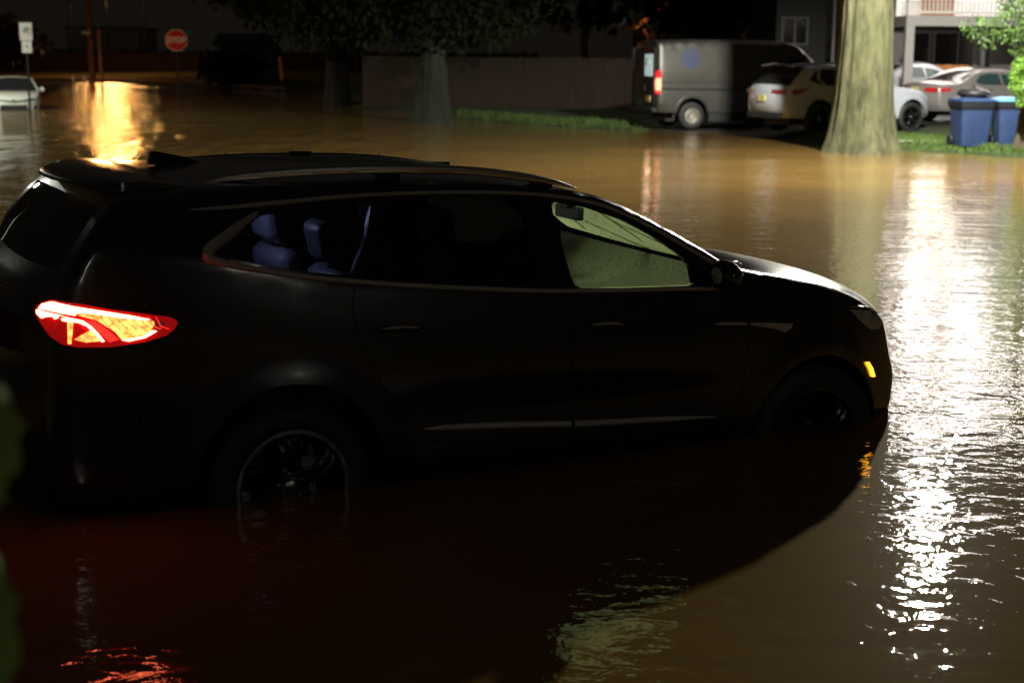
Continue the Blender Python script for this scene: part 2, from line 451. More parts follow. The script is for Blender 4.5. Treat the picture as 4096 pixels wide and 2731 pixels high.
def wheel(root, x, y, z, R, w_, rimr, side, rim_m='rim_dark', spokes=6, twist=.35, steer=0, style='alloy'):
    o = -1 if side < 0 else 1
    b = MB(); h = w_/2
    prof = [(rimr, -h*.85), (rimr+.02, -h*.98), (R-.07, -h*1.02), (R-.025, -h*.93), (R, -h*.7), (R, h*.7), (R-.025, h*.93), (R-.07, h*1.02), (rimr+.02, h*.98), (rimr, h*.85)]
    b.lathe(prof, 48)
    t_ = b.build('wheel', 'tyre', root, loc=(x, y, z), rot=(0, 0, steer))
    b = MB()
    b.lathe([(rimr+.004, o*h*.93), (rimr+.012, o*h*1.0), (rimr-.008, o*h*1.0), (rimr-.02, o*h*.85), (rimr-.035, o*h*.3), (rimr-.05, -o*h*.6), (.05, -o*h*.6)], 48)
    if style == 'alloy':
        for k in range(spokes):
            for dd in (-.11, .11):
                a0 = 2*PI*k/spokes+.35; pts = []
                for q in range(7):
                    f = q/6; rr = .06+(rimr-.075)*f; a = a0+dd*(1.6-.7*f)+twist*f*f
                    pts.append((rr*math.cos(a), o*(h*.55+.03*math.sin(f*2.6)), rr*math.sin(a)))
                b.tube(pts, [.024, .022, .019, .018, .019, .021, .026], 6, squash=(1, .8))
        b.lathe([(0, o*h*.72), (.05, o*h*.72), (.085, o*h*.66), (.10, o*h*.5), (.10, 0)], 24)
    else:
        b.lathe([(0, o*h*.35), (.05, o*h*.45), (.09, o*h*.45), (.11, o*h*.2), (.16, o*h*.15), (rimr-.02, o*h*.75), (rimr, o*h*.8)], 32)
        for k in range(8):
            a = 2*PI*k/8; b.box(.13, .17, o*h*.12, o*h*.3, -.018, .018, Matrix.Rotation(-a, 4, 'Y'))
    rim = b.build('rim', rim_m, t_)
    if style == 'alloy':
        b = MB(); b.lathe([(0, o*(h*.72+.012)), (.022, o*(h*.72+.012)), (.03, o*(h*.72+.006)), (.033, o*(h*.7))], 20)
        b.build('hub_cap', 'chrome', t_)
        for k in range(5):
            a = 2*PI*k/5+.5
            b = MB(); b.lathe([(0, o*(h*.66+.022)), (.007, o*(h*.66+.018)), (.0105, o*(h*.66+.006)), (.0105, o*h*.55)], 12, c=(.062*math.cos(a), 0, .062*math.sin(a)))
            b.build('lug_nut', 'chrome', t_)
    return t_

def seat(root, x, y, z, m='leather', lean=.25, hr=True, w_=.48):
    b = MB(); mt = Matrix.Translation((x, y, z))
    b.box(-.05, .45, -w_/2, w_/2, -.1, .08, mt)
    c = b.build('seat', m, root, bevel=.05)
    mb = mt @ Matrix.Rotation(-lean, 4, 'Y')
    b = MB(); b.box(-.14, 0, -w_/2, w_/2, 0, .6, mb); b.build('backrest', m, c, bevel=.06)
    if hr:
        b = MB(); b.box(-.13, -.03, -.13, .13, .64, .84, mb); b.build('headrest', m, c, bevel=.04)
    return c

# ================================================================== THE BLACK SUV
BELT = [(-1.2, 1.52), (-.39, 1.46), (.27, 1.335), (1.36, 1.255), (2.15, 1.235), (2.56, 1.3), (4, 1.1)]
PLAN = [(-1.2, .66), (-1.1, .80), (-1.0, .87), (-.8, .925), (-.5, .965), (-.1, .99), (.4, 1), (2.8, 1), (3.2, .965), (3.5, .90), (3.7, .82), (3.85, .73), (3.95, .62), (4.05, .45)]
def curve(t):      # smooth lookup through the given points
    q = smooth_path(t, 10)
    return lambda x: lerp(q, x)
BELTf, PLANf = curve(BELT), curve(PLAN)
def suvY(x, z):
    zb = BELTf(x); p = PLANf(x)
    k_ = max(0, min(1, (z-zb+.06)/.12)); k_ = k_*k_*(3-2*k_)
    y = (1-k_)*(1-.055*max(0, (z-.8)/(zb-.8))**2)+k_*(.945-(z-zb)*.60)
    if z < .5: y -= .08*((.5-z)/.25)**1.5
    # character lines: a soft crease above the rocker and flared arches
    if z < zb: y -= .022*math.exp(-((z-.70)/.10)**2)*max(0, 1-abs((x-1.5)/1.15)**4)
    for ax in (0, 3.04):
        d = math.hypot(x-ax, z-.43)
        if d < .62 and z < .95: y += .018*math.exp(-((d-.46)/.06)**2)
    return y*p
SUV = [(-.98, .30, -1.08, .30), (-1.04, .50, -1.24, .50), (-1.06, .78, -1.26, .80), (-1.05, 1.0, -1.20, .92), (-1.045, 1.12, -1.19, 1.12),
       (-1.03, 1.24, -1.13, 1.27), (-.97, 1.40, -1.035, 1.37), (-.89, 1.53, -.94, 1.50), (-.79, 1.65, -.81, 1.66), (-.68, 1.715, -.69, 1.755),
       (-.3, 1.742, -.4, 1.785), (.15, 1.765, .1, 1.81), (.6, 1.775, .6, 1.815), (1.0, 1.772, .95, 1.81), (1.35, 1.75, 1.25, 1.785),
       (1.62, 1.715, 1.5, 1.745), (1.82, 1.672, 1.62, 1.71), (2.05, 1.574, 1.95, 1.585), (2.28, 1.448, 2.33, 1.42), (2.44, 1.352, 2.62, 1.29),
       (2.58, 1.312, 2.78, 1.255), (2.78, 1.279, 2.95, 1.285), (3.11, 1.213, 3.25, 1.25), (3.31, 1.154, 3.5, 1.19), (3.46, 1.088, 3.7, 1.12),
       (3.57, 1.02, 3.86, 1.03), (3.63, .95, 3.93, .93), (3.69, .82, 3.99, .82), (3.78, .67, 4.05, .64), (3.785, .55, 4.05, .5), (3.75, .40, 4.0, .36), (3.68, .28, 3.9, .28)]
RS = Euler((.01889, .03117, .49325)).to_matrix()
suv = empty('sport_utility_vehicle', Vector((-1.00434, 6.85525, .0502))-RS @ Vector((0, -.98, .394)), (.01889, .03117, .49325))
tag(suv, 'black sport utility vehicle standing in the brown flood water with its red tail light lit', 'car')
S = Shell(SUV, suvY, r=.055, k=4, step=.05)
W_FRONT = [(1.452, 1.668), (1.672, 1.632), (1.863, 1.572), (2.027, 1.49), (2.16, 1.40), (2.205, 1.34), (2.195, 1.25), (1.8, 1.252), (1.475, 1.262)]
W_REAR = [(.546, 1.688), (.9, 1.695), (1.285, 1.686), (1.285, 1.277), (1.05, 1.283), (.7, 1.302), (.345, 1.338), (.44, 1.52)]
W_QUART = [(-.118, 1.625), (.117, 1.65), (.46, 1.672), (.40, 1.52), (.282, 1.352), (.057, 1.382), (-.148, 1.418), (-.30, 1.455), (-.27, 1.51)]
wins = [round_poly(p, 2, .12) for p in (W_FRONT, W_REAR, W_QUART)]
body = S.skin(suv, 'paint_black', [(0, .43, .455), (3.04, .42, .43)], wins,
              [(16, 19, 2, 'windshield', 'fog_glass'), (6, 8, 3, 'rear_window', 'glass_black')])
for w_, gm in zip(wins, ('glass_clear', 'glass_black', 'glass_privacy')):
    for o in S.patch(suv, 'side_window', w_, gm, off=-.012, sides=(-1,)): pass
    S.patch(suv, 'side_window', w_, 'glass_privacy' if gm != 'glass_clear' else 'fog_glass', off=-.012, sides=(1,))
# gloss black pillars between the windows
S.patch(suv, 'pillar_cover', [(1.305, 1.685), (1.44, 1.668), (1.462, 1.275), (1.30, 1.28)], 'piano', off=.003)
S.patch(suv, 'pillar_cover', [(.47, 1.672), (.535, 1.685), (.43, 1.52), (.335, 1.35), (.293, 1.35), (.41, 1.52)], 'piano', off=.003)
# chrome window trim (upper arc, lower line with the swept tail, joined at the mirror)
up = [(-.444, 1.656), (-.266, 1.664), (.012, 1.681), (.304, 1.70), (.555, 1.710), (.934, 1.715), (1.35, 1.704), (1.681, 1.664), (1.882, 1.602), (2.078, 1.510), (2.263, 1.403), (2.397, 1.318), (2.46, 1.262)]
S.strip(suv, 'window_trim', up, [.003, .010, .012, .011, .010, .010, .010, .010, .010, .010, .010, .010, .008], 'chrome_wet', off=.004, sides=(-1, 1), squash=(.55, 1))
low = [(-.126, 1.637), (-.241, 1.573), (-.356, 1.503), (-.397, 1.474), (-.384, 1.452), (-.267, 1.421), (-.027, 1.376), (.281, 1.336), (.709, 1.296), (1.387, 1.252), (2.185, 1.236), (2.35, 1.236), (2.45, 1.242)]
S.strip(suv, 'window_trim', low, [.012, .027, .034, .030, .022, .016, .013, .012, .012, .011, .010, .010, .008], 'chrome_wet', off=.004, sides=(-1, 1), squash=(.5, 1))
# rocker strips on both doors, fender vent, handles
S.strip(suv, 'rocker_trim', [(.651, .622), (.8, .619), (1.1, .606), (1.455, .585)], [.006, .017, .019, .019], 'chrome_wet', off=.012, sides=(-1, 1), squash=(.6, 1))
S.strip(suv, 'rocker_trim', [(1.472, .584), (1.8, .574), (2.1, .566), (2.34, .557)], [.019, .018, .015, .004], 'chrome_wet', off=.012, sides=(-1, 1), squash=(.6, 1))
S.patch(suv, 'fender_vent', [(2.535, 1.051), (2.828, 1.030), (2.808, 1.003), (2.765, .985), (2.70, 1.012), (2.535, 1.036)], 'chrome_wet', off=.008, sides=(-1, 1), thick=.01)
S.patch(suv, 'fender_vent', [(2.30, 1.052), (2.34, 1.060), (2.515, 1.052), (2.515, 1.038), (2.34, 1.046)], 'chrome_wet', off=.008, sides=(-1, 1), thick=.01)
for hx, hz in ((.395, 1.112), (1.525, 1.079)):
    for sd in (-1, 1):
        b = MB(); q = [S.P(hx+t*.215, hz+.012*math.sin(t*PI)-.006*t, sd, .012+.035*math.sin(t*PI)**.5) for t in (0, .08, .25, .5, .75, .92, 1)]
        b.tube(q, [.008, .014, .017, .018, .017, .014, .008], 10, squash=(.8, 1))
        h_ = b.build('door_handle', 'paint_black', suv)
        b = MB(); q = [p+Vector((0, sd*.014, .007)) for p in q[1:-1]]
        b.tube(q, [.004, .008, .009, .008, .004], 8); b.build('handle_trim', 'chrome_wet', h_)
# door seams
for pts in ([(.575, 1.70), (.44, 1.50), (.31, 1.34), (.285, 1.207), (.313, 1.066), (.40, .90), (.50, .72), (.58, .50)],
            [(1.372, 1.70), (1.38, 1.45), (1.387, 1.255), (1.40, 1.202), (1.43, 1.094), (1.450, .877), (1.463, .587), (1.463, .42)],
            [(2.47, 1.23), (2.51, 1.15), (2.525, 1.069), (2.528, .953), (2.515, .695), (2.485, .50)],
            [(.58, .47), (1.46, .44), (2.48, .43)],
            [(-.66, 1.03), (-.64, .9), (-.60, .80), (-.52, .74)]):
    S.strip(suv, 'panel_seam', pts, .0032, 'seam', off=-.0005)
# wheel-arch liners (lit felt) and dark floor
for ax, rz, rr_ in ((0, .43, .455), (3.04, .42, .43)):
    for sd in (-1, 1):
        b = MB(); n = 20; vs = []
        for j in range(n+1):
            t = -.25+(PI+.5)*j/n
            for yy in (.975, .62): vs.append((ax+(rr_+.006)*math.cos(t), sd*yy, rz+(rr_+.006)*math.sin(t)))
        b.add(vs, [(2*j, 2*j+1, 2*j+3, 2*j+2) for j in range(n)])
        b.box(ax-.45, ax+.45, sd*.60, sd*.62, .1, .86)
        b.build('wheel_liner', 'asphalt', suv, ang=60)
b = MB(); b.box(-.95, 3.6, -.60, .60, .26, .42); b.box(.5, 2.55, -.93, .93, .26, .42); b.box(2.5, 2.56, -.9, .9, .42, 1.2)
b.box(-.9, .62, -.60, .60, .42, .62)
b.build('floor_pan', 'liner', suv)
for wx, st in ((0, 0), (3.05, -.10)):
    for sd in (-1, 1): wheel(suv, wx, sd*.865, .394, .394, .255, .262, sd, steer=st)
# roof rails
for sd in (-1, 1):
    pts = [(-.34, 1.745), (-.25, 1.768), (-.05, 1.792), (.25, 1.812), (.58, 1.820), (.96, 1.817), (1.3, 1.789), (1.52, 1.755), (1.66, 1.722)]
    b = MB(); pp = smooth_path(pts, 3)
    b.tube([(x, sd*(.63-.03*abs((x-.6)/1.1)**2), z-(.038 if sd > 0 else 0)) for x, z in pp], [r_[0] for r_ in smooth_path([(.005,), (.016,), (.021,), (.022,), (.022,), (.022,), (.021,), (.016,), (.005,)], 3)], 8, squash=(.8, 1))
    rl_ = b.build('roof_rail', 'chrome' if sd < 0 else 'steel', suv)
    for fx in ((-.2, .6, 1.45)):
        b = MB(); b.box(fx-.06, fx+.06, sd*.60-.012, sd*.60+.012, 1.72, lerp(pts, fx)-.005); b.build('rail_foot', 'trim_black', rl_)
for k_, x_ in enumerate((.19, .33, .95, 1.08)):
    b = MB(); b.lathe([(0, .012), (.007, .009), (.009, 0), (.007, -.006)], 10, axis='z', c=(x_, .62, 1.792)); b.build('roof_bolt', 'chrome', suv)
# spoiler
b = MB(); rows = []
for (x, z, t_, wd, bow) in ((-.30, 1.722, .003, .65, 0), (-.40, 1.738, .006, .66, .02), (-.50, 1.748, .012, .665, .04), (-.60, 1.750, .017, .66, .07), (-.68, 1.742, .018, .645, .10), (-.735, 1.730, .013, .62, .13), (-.755, 1.722, .004, .60, .14)):
    r_ = []
    for j in range(-8, 9):
        u = j/8; r_.append(Vector((x-bow*(1-abs(u)**2.2), u*wd, z+(.030-.10*bow)*(1-u*u)-.05*max(0, bow-.05)*(1-u*u))))
    rows.append((r_, t_))
vs = []
for r_, t_ in rows: vs += [p+Vector((0, 0, t_)) for p in r_]+[p-Vector((0, 0, t_*1.5)) for p in r_][::-1]
n = 34
b.add(vs, [(i*n+j, i*n+(j+1) % n, (i+1)*n+(j+1) % n, (i+1)*n+j) for i in range(6) for j in range(n)]+[tuple(range(n)), tuple(range(6*n, 7*n))])
b.build('rear_spoiler', 'paint_black', suv, ang=70)
# shark fin antenna
b = MB(); rows = []
for t in range(9):
    f = t/8; x = -.16-.19*f; hh = .078*(f**.55)*(1 if f < .999 else .9); wv = .034*(math.sin(min(1, f*1.3+.12)*PI/2))
    rows.append((x-.07*f, hh, wv))
vs = []
for x, hh, wv in rows:
    for u in (-1, -.6, -.25, .25, .6, 1): vs.append((x, wv*u, 1.80+hh*(1-abs(u)**1.5)))
b.add(vs, [(i*6+j, i*6+j+1, (i+1)*6+j+1, (i+1)*6+j) for i in range(8) for j in range(5)]+[tuple(range(48, 54)), (0, 6, 12, 18, 24, 30, 36, 42, 48, 53, 47, 41, 35, 29, 23, 17, 11, 5)])
b.build('roof_antenna', 'piano', suv, loc=(.02, 0, -.012))
# door mirrors
for sd in (-1, 1):
    b = MB(); pr_ = [(0, .02), (.045, .075), (.085, .10), (.12, .105), (.15, .09), (.165, .06)]
    vs = []
    n = 14
    for dx, rr_ in pr_:
        for j in range(n):
            t = 2*PI*j/n; vs.append((2.42-dx, sd*(1.04+rr_*1.05*math.cos(t)), 1.315+rr_*.78*math.sin(t)))
    b.add(vs, [(i*n+j, i*n+(j+1) % n, (i+1)*n+(j+1) % n, (i+1)*n+j) for i in range(len(pr_)-1) for j in range(n)]+[tuple(range(n))])
    b.tube([(2.36, sd*.88, 1.25), (2.37, sd*.97, 1.262)], .028, 10)
    mr = b.build('door_mirror', 'piano', suv)
    b = MB(); b.add([(2.262, sd*(1.04+.06*1.05*math.cos(2*PI*j/n)*1.2), 1.315+.06*.95*math.sin(2*PI*j/n)) for j in range(n)], [tuple(range(n))])
    b.build('mirror_glass', mat('mirror_glass', (.6, .62, .65), .02, 1) if sd < 0 else 'chrome', mr)
    b = MB(); b.tube([(2.40, sd*1.06, 1.375), (2.36, sd*1.075, 1.388), (2.31, sd*1.075, 1.39)], [.003, .009, .003], 8, squash=(1.4, .6));     b.build('mirror_trim', 'chrome', mr)
# tail light: lens shell and lit pieces, traced on the body side
TL = {'lens': [(-1.105, 1.227), (-1.097, 1.25), (-1.075, 1.268), (-1.038, 1.278), (-0.93, 1.266), (-0.811, 1.243), (-0.67, 1.222), (-0.566, 1.205), (-0.54, 1.193), (-0.533, 1.178), (-0.549, 1.152), (-0.582, 1.127), (-0.672, 1.1), (-0.815, 1.081), (-0.951, 1.081), (-1.011, 1.092), (-1.048, 1.118), (-1.072, 1.153), (-1.096, 1.195)], 'upper': [(-1.095, 1.242), (-1.082, 1.262), (-1.056, 1.271), (-1.038, 1.271), (-0.947, 1.254), (-0.845, 1.237), (-0.741, 1.219), (-0.649, 1.198), (-0.67, 1.194), (-0.777, 1.207), (-0.88, 1.224), (-0.948, 1.231), (-0.958, 1.217), (-1.014, 1.225), (-1.057, 1.234)], 'lower': [(-1.102, 1.234), (-1.095, 1.237), (-1.058, 1.226), (-0.982, 1.209), (-0.928, 1.197), (-0.895, 1.173), (-0.865, 1.14), (-0.842, 1.107), (-0.854, 1.105), (-0.885, 1.144), (-0.915, 1.173), (-0.949, 1.188), (-0.996, 1.192), (-1.04, 1.195), (-1.086, 1.201), (-1.102, 1.218)], 'main': [(-0.948, 1.228), (-0.88, 1.221), (-0.777, 1.205), (-0.671, 1.191), (-0.638, 1.191), (-0.635, 1.177), (-0.65, 1.151), (-0.69, 1.126), (-0.772, 1.114), (-0.803, 1.151), (-0.837, 1.173), (-0.87, 1.197), (-0.948, 1.219)], 'mainedge': [(-0.772, 1.112), (-0.69, 1.124), (-0.643, 1.151), (-0.625, 1.147), (-0.672, 1.12), (-0.744, 1.105)], 'tip': [(-0.635, 1.191), (-0.602, 1.191), (-0.59, 1.183), (-0.59, 1.168), (-0.618, 1.147), (-0.639, 1.151), (-0.631, 1.173)], 'tri': [(-0.964, 1.115), (-0.899, 1.155), (-0.855, 1.109), (-0.917, 1.103)], 'vert': [(-0.988, 1.188), (-0.966, 1.186), (-0.976, 1.096), (-0.988, 1.096)], 'redpane': [(-0.935, 1.199), (-0.884, 1.193), (-0.854, 1.177), (-0.814, 1.144), (-0.783, 1.114), (-0.821, 1.103), (-0.848, 1.129), (-0.895, 1.177)]}
def tl(name, key, m, off, parent, side, thick=.01, step=.018):
    poly = [(a, c) for a, c in TL[key]]; V, F = cdt(poly, [], step); b = MB()
    b.add([S.P(x, z, side, off) for x, z in V], F)
    n = len(poly); t = [S.P(x, z, side, off) for x, z in poly]; c = [S.P(x, z, side, off-thick) for x, z in poly]
    b.add(t+c, [(i, (i+1) % n, n+(i+1) % n, n+i) for i in range(n)])
    return b.build(name, m, parent, ang=60)
for sd in (-1, 1):
    L_ = tl('tail_light', 'lens', 'lens_red', .012, suv, sd, .02)
    tl('light_bar', 'upper', 'bar_white', .018, L_, sd)
    tl('light_bar', 'lower', 'bar_white', .018, L_, sd)
    tl('reflector', 'main', 'bar_yellow', .016, L_, sd)
    tl('reflector', 'mainedge', 'bar_white', .019, L_, sd)
    tl('reflector', 'tri', 'bar_yellow', .016, L_, sd)
    tl('reflector', 'vert', 'bar_yellow', .019, L_, sd)
    tl('reflector', 'redpane', 'bar_red', .0145, L_, sd)
    tl('lens_tip', 'tip', 'lens_clear', .017, L_, sd)
    b = MB()
    for k_ in range(9):
        xa = -.90+.034*k_; b.tube([S.P(xa, 1.238-.012*k_*.3, sd, .0185), S.P(xa+.02, 1.20-.004*k_, sd, .0185), S.P(xa+.055, 1.155, sd, .0185)], .0012, 5)
    b.build('lens_rib', 'bar_red', L_)
# front marker, headlight
for sd in (-1, 1):
    S.patch(suv, 'side_marker', [(3.405, .775), (3.436, .772), (3.475, .735), (3.508, .682), (3.475, .684), (3.447, .73)], 'amber', off=.012, sides=(sd,), thick=.02, step=.03)
    h_ = S.patch(suv, 'headlight', [(3.26, 1.082), (3.40, 1.066), (3.52, 1.045), (3.575, 1.005), (3.60, .965), (3.52, .95), (3.44, .955), (3.35, 1.01)], 'lens_clear', off=.006, sides=(sd,), thick=.02, step=.04)[0]
    S.strip(suv, 'headlight_trim', [(3.24, 1.098), (3.35, 1.090), (3.47, 1.068), (3.56, 1.030)], [.002, .005, .005, .003], 'chrome', off=.010, sides=(sd,))
# grille, front and rear bumper details, licence plate, tailgate ledge
b = MB()
for z in (.60, .68, .76, .84, .92): b.tube([(3.80, -.60, z), (3.98, -.35, z), (4.035 if z < .8 else 3.985, 0, z), (3.98, .35, z), (3.80, .60, z)], .014, 6)
b.build('grille', 'chrome', suv)
b = MB(); b.box(-.011, .011, -.155, .155, -.078, .078)
pl = b.build('license_plate', 'plate', suv, loc=(-1.20, -.34, 1.08), rot=(0, -.05, -.22), bevel=.004)
b = MB()
for q in (((-.165, -.088), (.165, -.088)), ((-.165, .088), (.165, .088)), ((-.165, -.088), (-.165, .088)), ((.165, -.088), (.165, .088))):
    b.tube([(-.013, q[0][0], q[0][1]), (-.013, q[1][0], q[1][1])], .006, 6)
b.build('plate_frame', 'chrome', pl)
b = MB(); b.tube([(-1.06, -.80, 1.245), (-1.11, -.6, 1.262), (-1.14, -.3, 1.272), (-1.15, 0, 1.275), (-1.14, .3, 1.272), (-1.11, .6, 1.262), (-1.06, .8, 1.245)], [.006, .014, .016, .016, .016, .014, .006], 8, squash=(1.3, .8))
b.build('tailgate_trim', 'piano', suv)
# interior
for y in (-.42, .42):
    seat(suv, 1.22, y, .82, 'dash'); 
    seat(suv, .60, y, .76, 'leather', w_=.46)
seat(suv, -.45, -.36, .78, 'leather', lean=.15, hr=False, w_=.44); seat(suv, -.45, .36, .78, 'leather', lean=.15, hr=False, w_=.44)
b = MB(); b.tube([(.47, .80, 1.60), (.50, .84, 1.40), (.56, .86, 1.26), (.62, .87, 1.10)], [.10, .10, .12, .16], 10, squash=(1, .25)); b.build('pillar_trim', 'leather', suv)
b = MB(); rows = []
for (x, z) in ((1.92, .86), (1.90, .98), (1.93, 1.06), (2.02, 1.105), (2.2, 1.125), (2.45, 1.185), (2.60, 1.27)):
    rows.append([(min(x+.06*math.cos(j/10*PI)*(1 if x < 2.1 else 0), 2.60-.19*(abs(j)/10)**2.6), j/10*.82, z+.022*math.cos(j/10*2*PI)*(x < 2.3)+(.05 if x > 2.4 else 0)*(abs(j)/10)**2.6) for j in range(-10, 11)])
vs = [p for r_ in rows for p in r_]
b.add(vs, [(i*21+j, i*21+j+1, (i+1)*21+j+1, (i+1)*21+j) for i in range(6) for j in range(20)])
b.build('dashboard', 'dash_grey', suv, ang=80)
b = MB(); b.tube([(2.0, y, 1.11+.06*math.cos((y-.42)*4.2)) for y in [-.05+.1*k_ for k_ in range(10)]], [.02, .05, .06, .06, .06, .06, .06, .05, .04, .02], 8, squash=(1.3, .7))
b.build('instrument_hood', 'dash_grey', suv)
b = MB(); sw = [(1.78+.05*math.sin(2*PI*j/24), .42+.185*math.cos(2*PI*j/24), 1.08+.175*math.sin(2*PI*j/24)) for j in range(25)]
b.tube(sw, .016, 8, cap=False); b.tube([(1.80, .24, 1.08), (1.86, .42, 1.06), (1.80, .60, 1.08)], .022, 8); b.tube([(1.86, .42, 1.06), (2.0, .42, 1.04)], .05, 10)
b.build('steering_wheel', 'trim_black', suv)
b = MB(); b.box(1.96, 2.0, -.13, .13, 1.495, 1.57); b.tube([(1.98, 0, 1.55), (1.98, 0, 1.60)], .02, 8); b.box(1.93, 2.0, -.05, .05, 1.555, 1.60)
b.build('rear_view_mirror', 'trim_black', suv, bevel=.015)
# wipers lying across the windshield
for y0, y1 in ((-.45, -.02), (.10, .62)):
    b = MB(); b.tube([(2.70, y0, 1.262), (2.40, y0+(y1-y0)*.45, 1.415), (2.20, y0+(y1-y0)*.7, 1.515)], [.014, .012, .008], 6)
    b.tube([(2.49, y1+.02, 1.365), (2.20, y0+(y1-y0)*.7, 1.515), (1.98, y0+(y1-y0)*.45, 1.60)], [.01, .014, .01], 6)
    b.build('wiper', 'trim_black', suv)
# added cool lamp in the roof lining that brightens the rear seats
b = MB(); b.lathe([(0, -.012), (.04, -.01), (.045, 0)], 16, axis='z', c=(-.1, .15, 1.72)); b.build('seat_fill_lamp', emis('seat_fill_lamp', (.45, .5, 1), 12), suv)
def lamp(name, kind, loc, power, col, size=.1, parent=None, rot=None, spot=None, blend=.5):
    l = bpy.data.lights.new(name, kind); l.energy = power; l.color = col
    if kind == 'AREA': l.size = size
    elif kind == 'SUN': l.angle = size
    else: l.shadow_soft_size = size
    if spot: l.spot_size = spot; l.spot_blend = blend
    o = bpy.data.objects.new(name, l); COL.objects.link(o); o.location = loc
    if rot: o.rotation_euler = rot
    if parent: o.parent = parent
    return o
lamp('seat_fill', 'POINT', (-.1, .15, 1.68), 26, (.55, .6, 1), .03, suv)  # added fill for the rear seats
for sd in (-1, 1):      # light thrown by the lit tail lamps
    p_ = S.P(-.90, 1.19, sd, .10); lamp('tail_light_glow', 'POINT', p_+Vector((-.03, 0, .0)), .5, (1, .01, .01), .05, suv)
# rain drops standing on glass and paint
def drops(name, region, n, rmin, rmax, holes=(), off=.0):
    b = MB(); c = 0; xs = [p[0] for p in region]; zs = [p[1] for p in region]
    while c < n:
        x = random.uniform(min(xs), max(xs)); z = random.uniform(min(zs), max(zs))
        if not inside((x, z), region): continue
        c += 1; r_ = random.uniform(rmin, rmax)*random.uniform(.5, 1); p = S.P(x, z, -1, off)
        vs = [p+Vector((0, -r_*.7, 0))]+[p+Vector((r_*math.cos(2*PI*j/6), -r_*.3, r_*math.sin(2*PI*j/6))) for j in range(6)]+[p+Vector((1.25*r_*math.cos(2*PI*j/6), 0, 1.25*r_*math.sin(2*PI*j/6))) for j in range(6)]
        b.add(vs, [(0, j+1, (j+1) % 6+1) for j in range(6)]+[(j+1, j+7, (j+1) % 6+7, (j+1) % 6+1) for j in range(6)])
    o = b.build(name, M['drop'], suv, ang=180); o['kind'] = 'stuff'; return o
M['drop'] = mat('drop', (.5, .55, .55), .05, 0, emit=None)
drops('raindrops', wins[0], 420, .0015, .0035, off=-.011)
drops('raindrops', [(-.9, .7), (-.9, 1.3), (-.4, 1.35), (.3, 1.3), (2.4, 1.2), (3.4, 1.0), (3.4, .7), (2.5, .5), (.6, .5)], 260, .001, .0028)

# ================================================================== SETTING
SH = [(-60, 128), (-30, 112), (-12, 84), (-5.7, 58), (-1.8, 49.5), (1.5, 43.6), (3.3, 42.4), (5.6, 41.9), (6.6, 38), (7.1, 35.6), (8.2, 34.6), (9.4, 33.2), (10.4, 31.6), (14, 29.5), (40, 27)]
def G(x, y):
    ys = lerp(SH, x); d = y-ys
    if d < 0: return max(-.45, d*.03)
    curb = .10*min(1, d/1.0)
    if 3.2 < x < 7.2 and y < 60: curb *= max(0, abs(x-5.2)-1.2)/.8 if abs(x-5.2) < 2 else 1
    return min(.55, curb+.016*d)
b = MB()
xs = [-200, -140, -100, -80]+[-60+2*i for i in range(20)]+[-20+.8*i for i in range(60)]+[28+3*i for i in range(12)]+[70, 100, 150, 200]
ys = [-30, -10, 0, 5, 10, 15, 20, 24]+[26+.7*i for i in range(60)]+[68+3*i for i in range(30)]+[160, 200, 260, 400, 600]
b.add([(x, y, G(x, y)-(.3 if y < 24 else 0)) for y in ys for x in xs], [(i*len(xs)+j, i*len(xs)+j+1, (i+1)*len(xs)+j+1, (i+1)*len(xs)+j) for i in range(len(ys)-1) for j in range(len(xs)-1)])
tag(b.build('ground', 'grass', ang=60), kind='structure')
b = MB(); b.add([(-220, -30, 0), (220, -30, 0), (220, 400, 0), (-220, 400, 0)], [(0, 1, 2, 3)])
tag(b.build('water', 'water'), kind='structure')
def sheet(name, quads, m, lift=.012, n=14):
    b = MB()
    for (p0, p1, p2, p3) in quads:
        vs = []
        for i in range(n+1):
            for j in range(n+1):
                u, v = i/n, j/n
                x = (p0[0]*(1-u)+p1[0]*u)*(1-v)+(p3[0]*(1-u)+p2[0]*u)*v; y = (p0[1]*(1-u)+p1[1]*u)*(1-v)+(p3[1]*(1-u)+p2[1]*u)*v
                vs.append((x, y, G(x, y)+lift))
        b.add(vs, [(i*(n+1)+j, i*(n+1)+j+1, (i+1)*(n+1)+j+1, (i+1)*(n+1)+j) for i in range(n) for j in range(n)])
    o = b.build(name, m); return tag(o, kind='structure')
sheet('driveway', [((3.6, 41), (7.3, 37.6), (17, 46), (10, 54))], 'asphalt', .03, 30)
sheet('path', [((8.6, 35.0), (9.9, 34.3), (10.1, 34.8), (8.8, 35.5))], 'concrete', .03)
# grass tufts on the bank
b = MB()
for i in range(5200):
    if i < 4200:
        x = random.uniform(6.6, 12.5); y = lerp(SH, x)+random.uniform(-.12, 4.2)**1.0
    else:
        x = random.uniform(-1.8, 3.6); y = lerp(SH, x)+random.uniform(-.1, 2.5)
    if i < 4200 and 3.6 < x and (y-37.6)-(x-7.3)*.87 > -.2: continue
    z = G(x, y); h = random.uniform(.05, .13); a = random.uniform(0, PI); d = random.uniform(-.05, .05)
    for k_ in range(3):
        a += 1.1; c_, s_ = math.cos(a)*.02, math.sin(a)*.02; ox = random.uniform(-.05, .05)
        b.add([(x+ox-c_, y-s_, z-.01), (x+ox+c_, y+s_, z-.01), (x+ox+d, y+random.uniform(-.03, .03), z+h)], [(0, 1, 2)])
g_ = b.build('grass', 'blade', smooth=False); tag(g_, 'wet green grass along the edge of the flooded street', 'grass', kind='stuff')

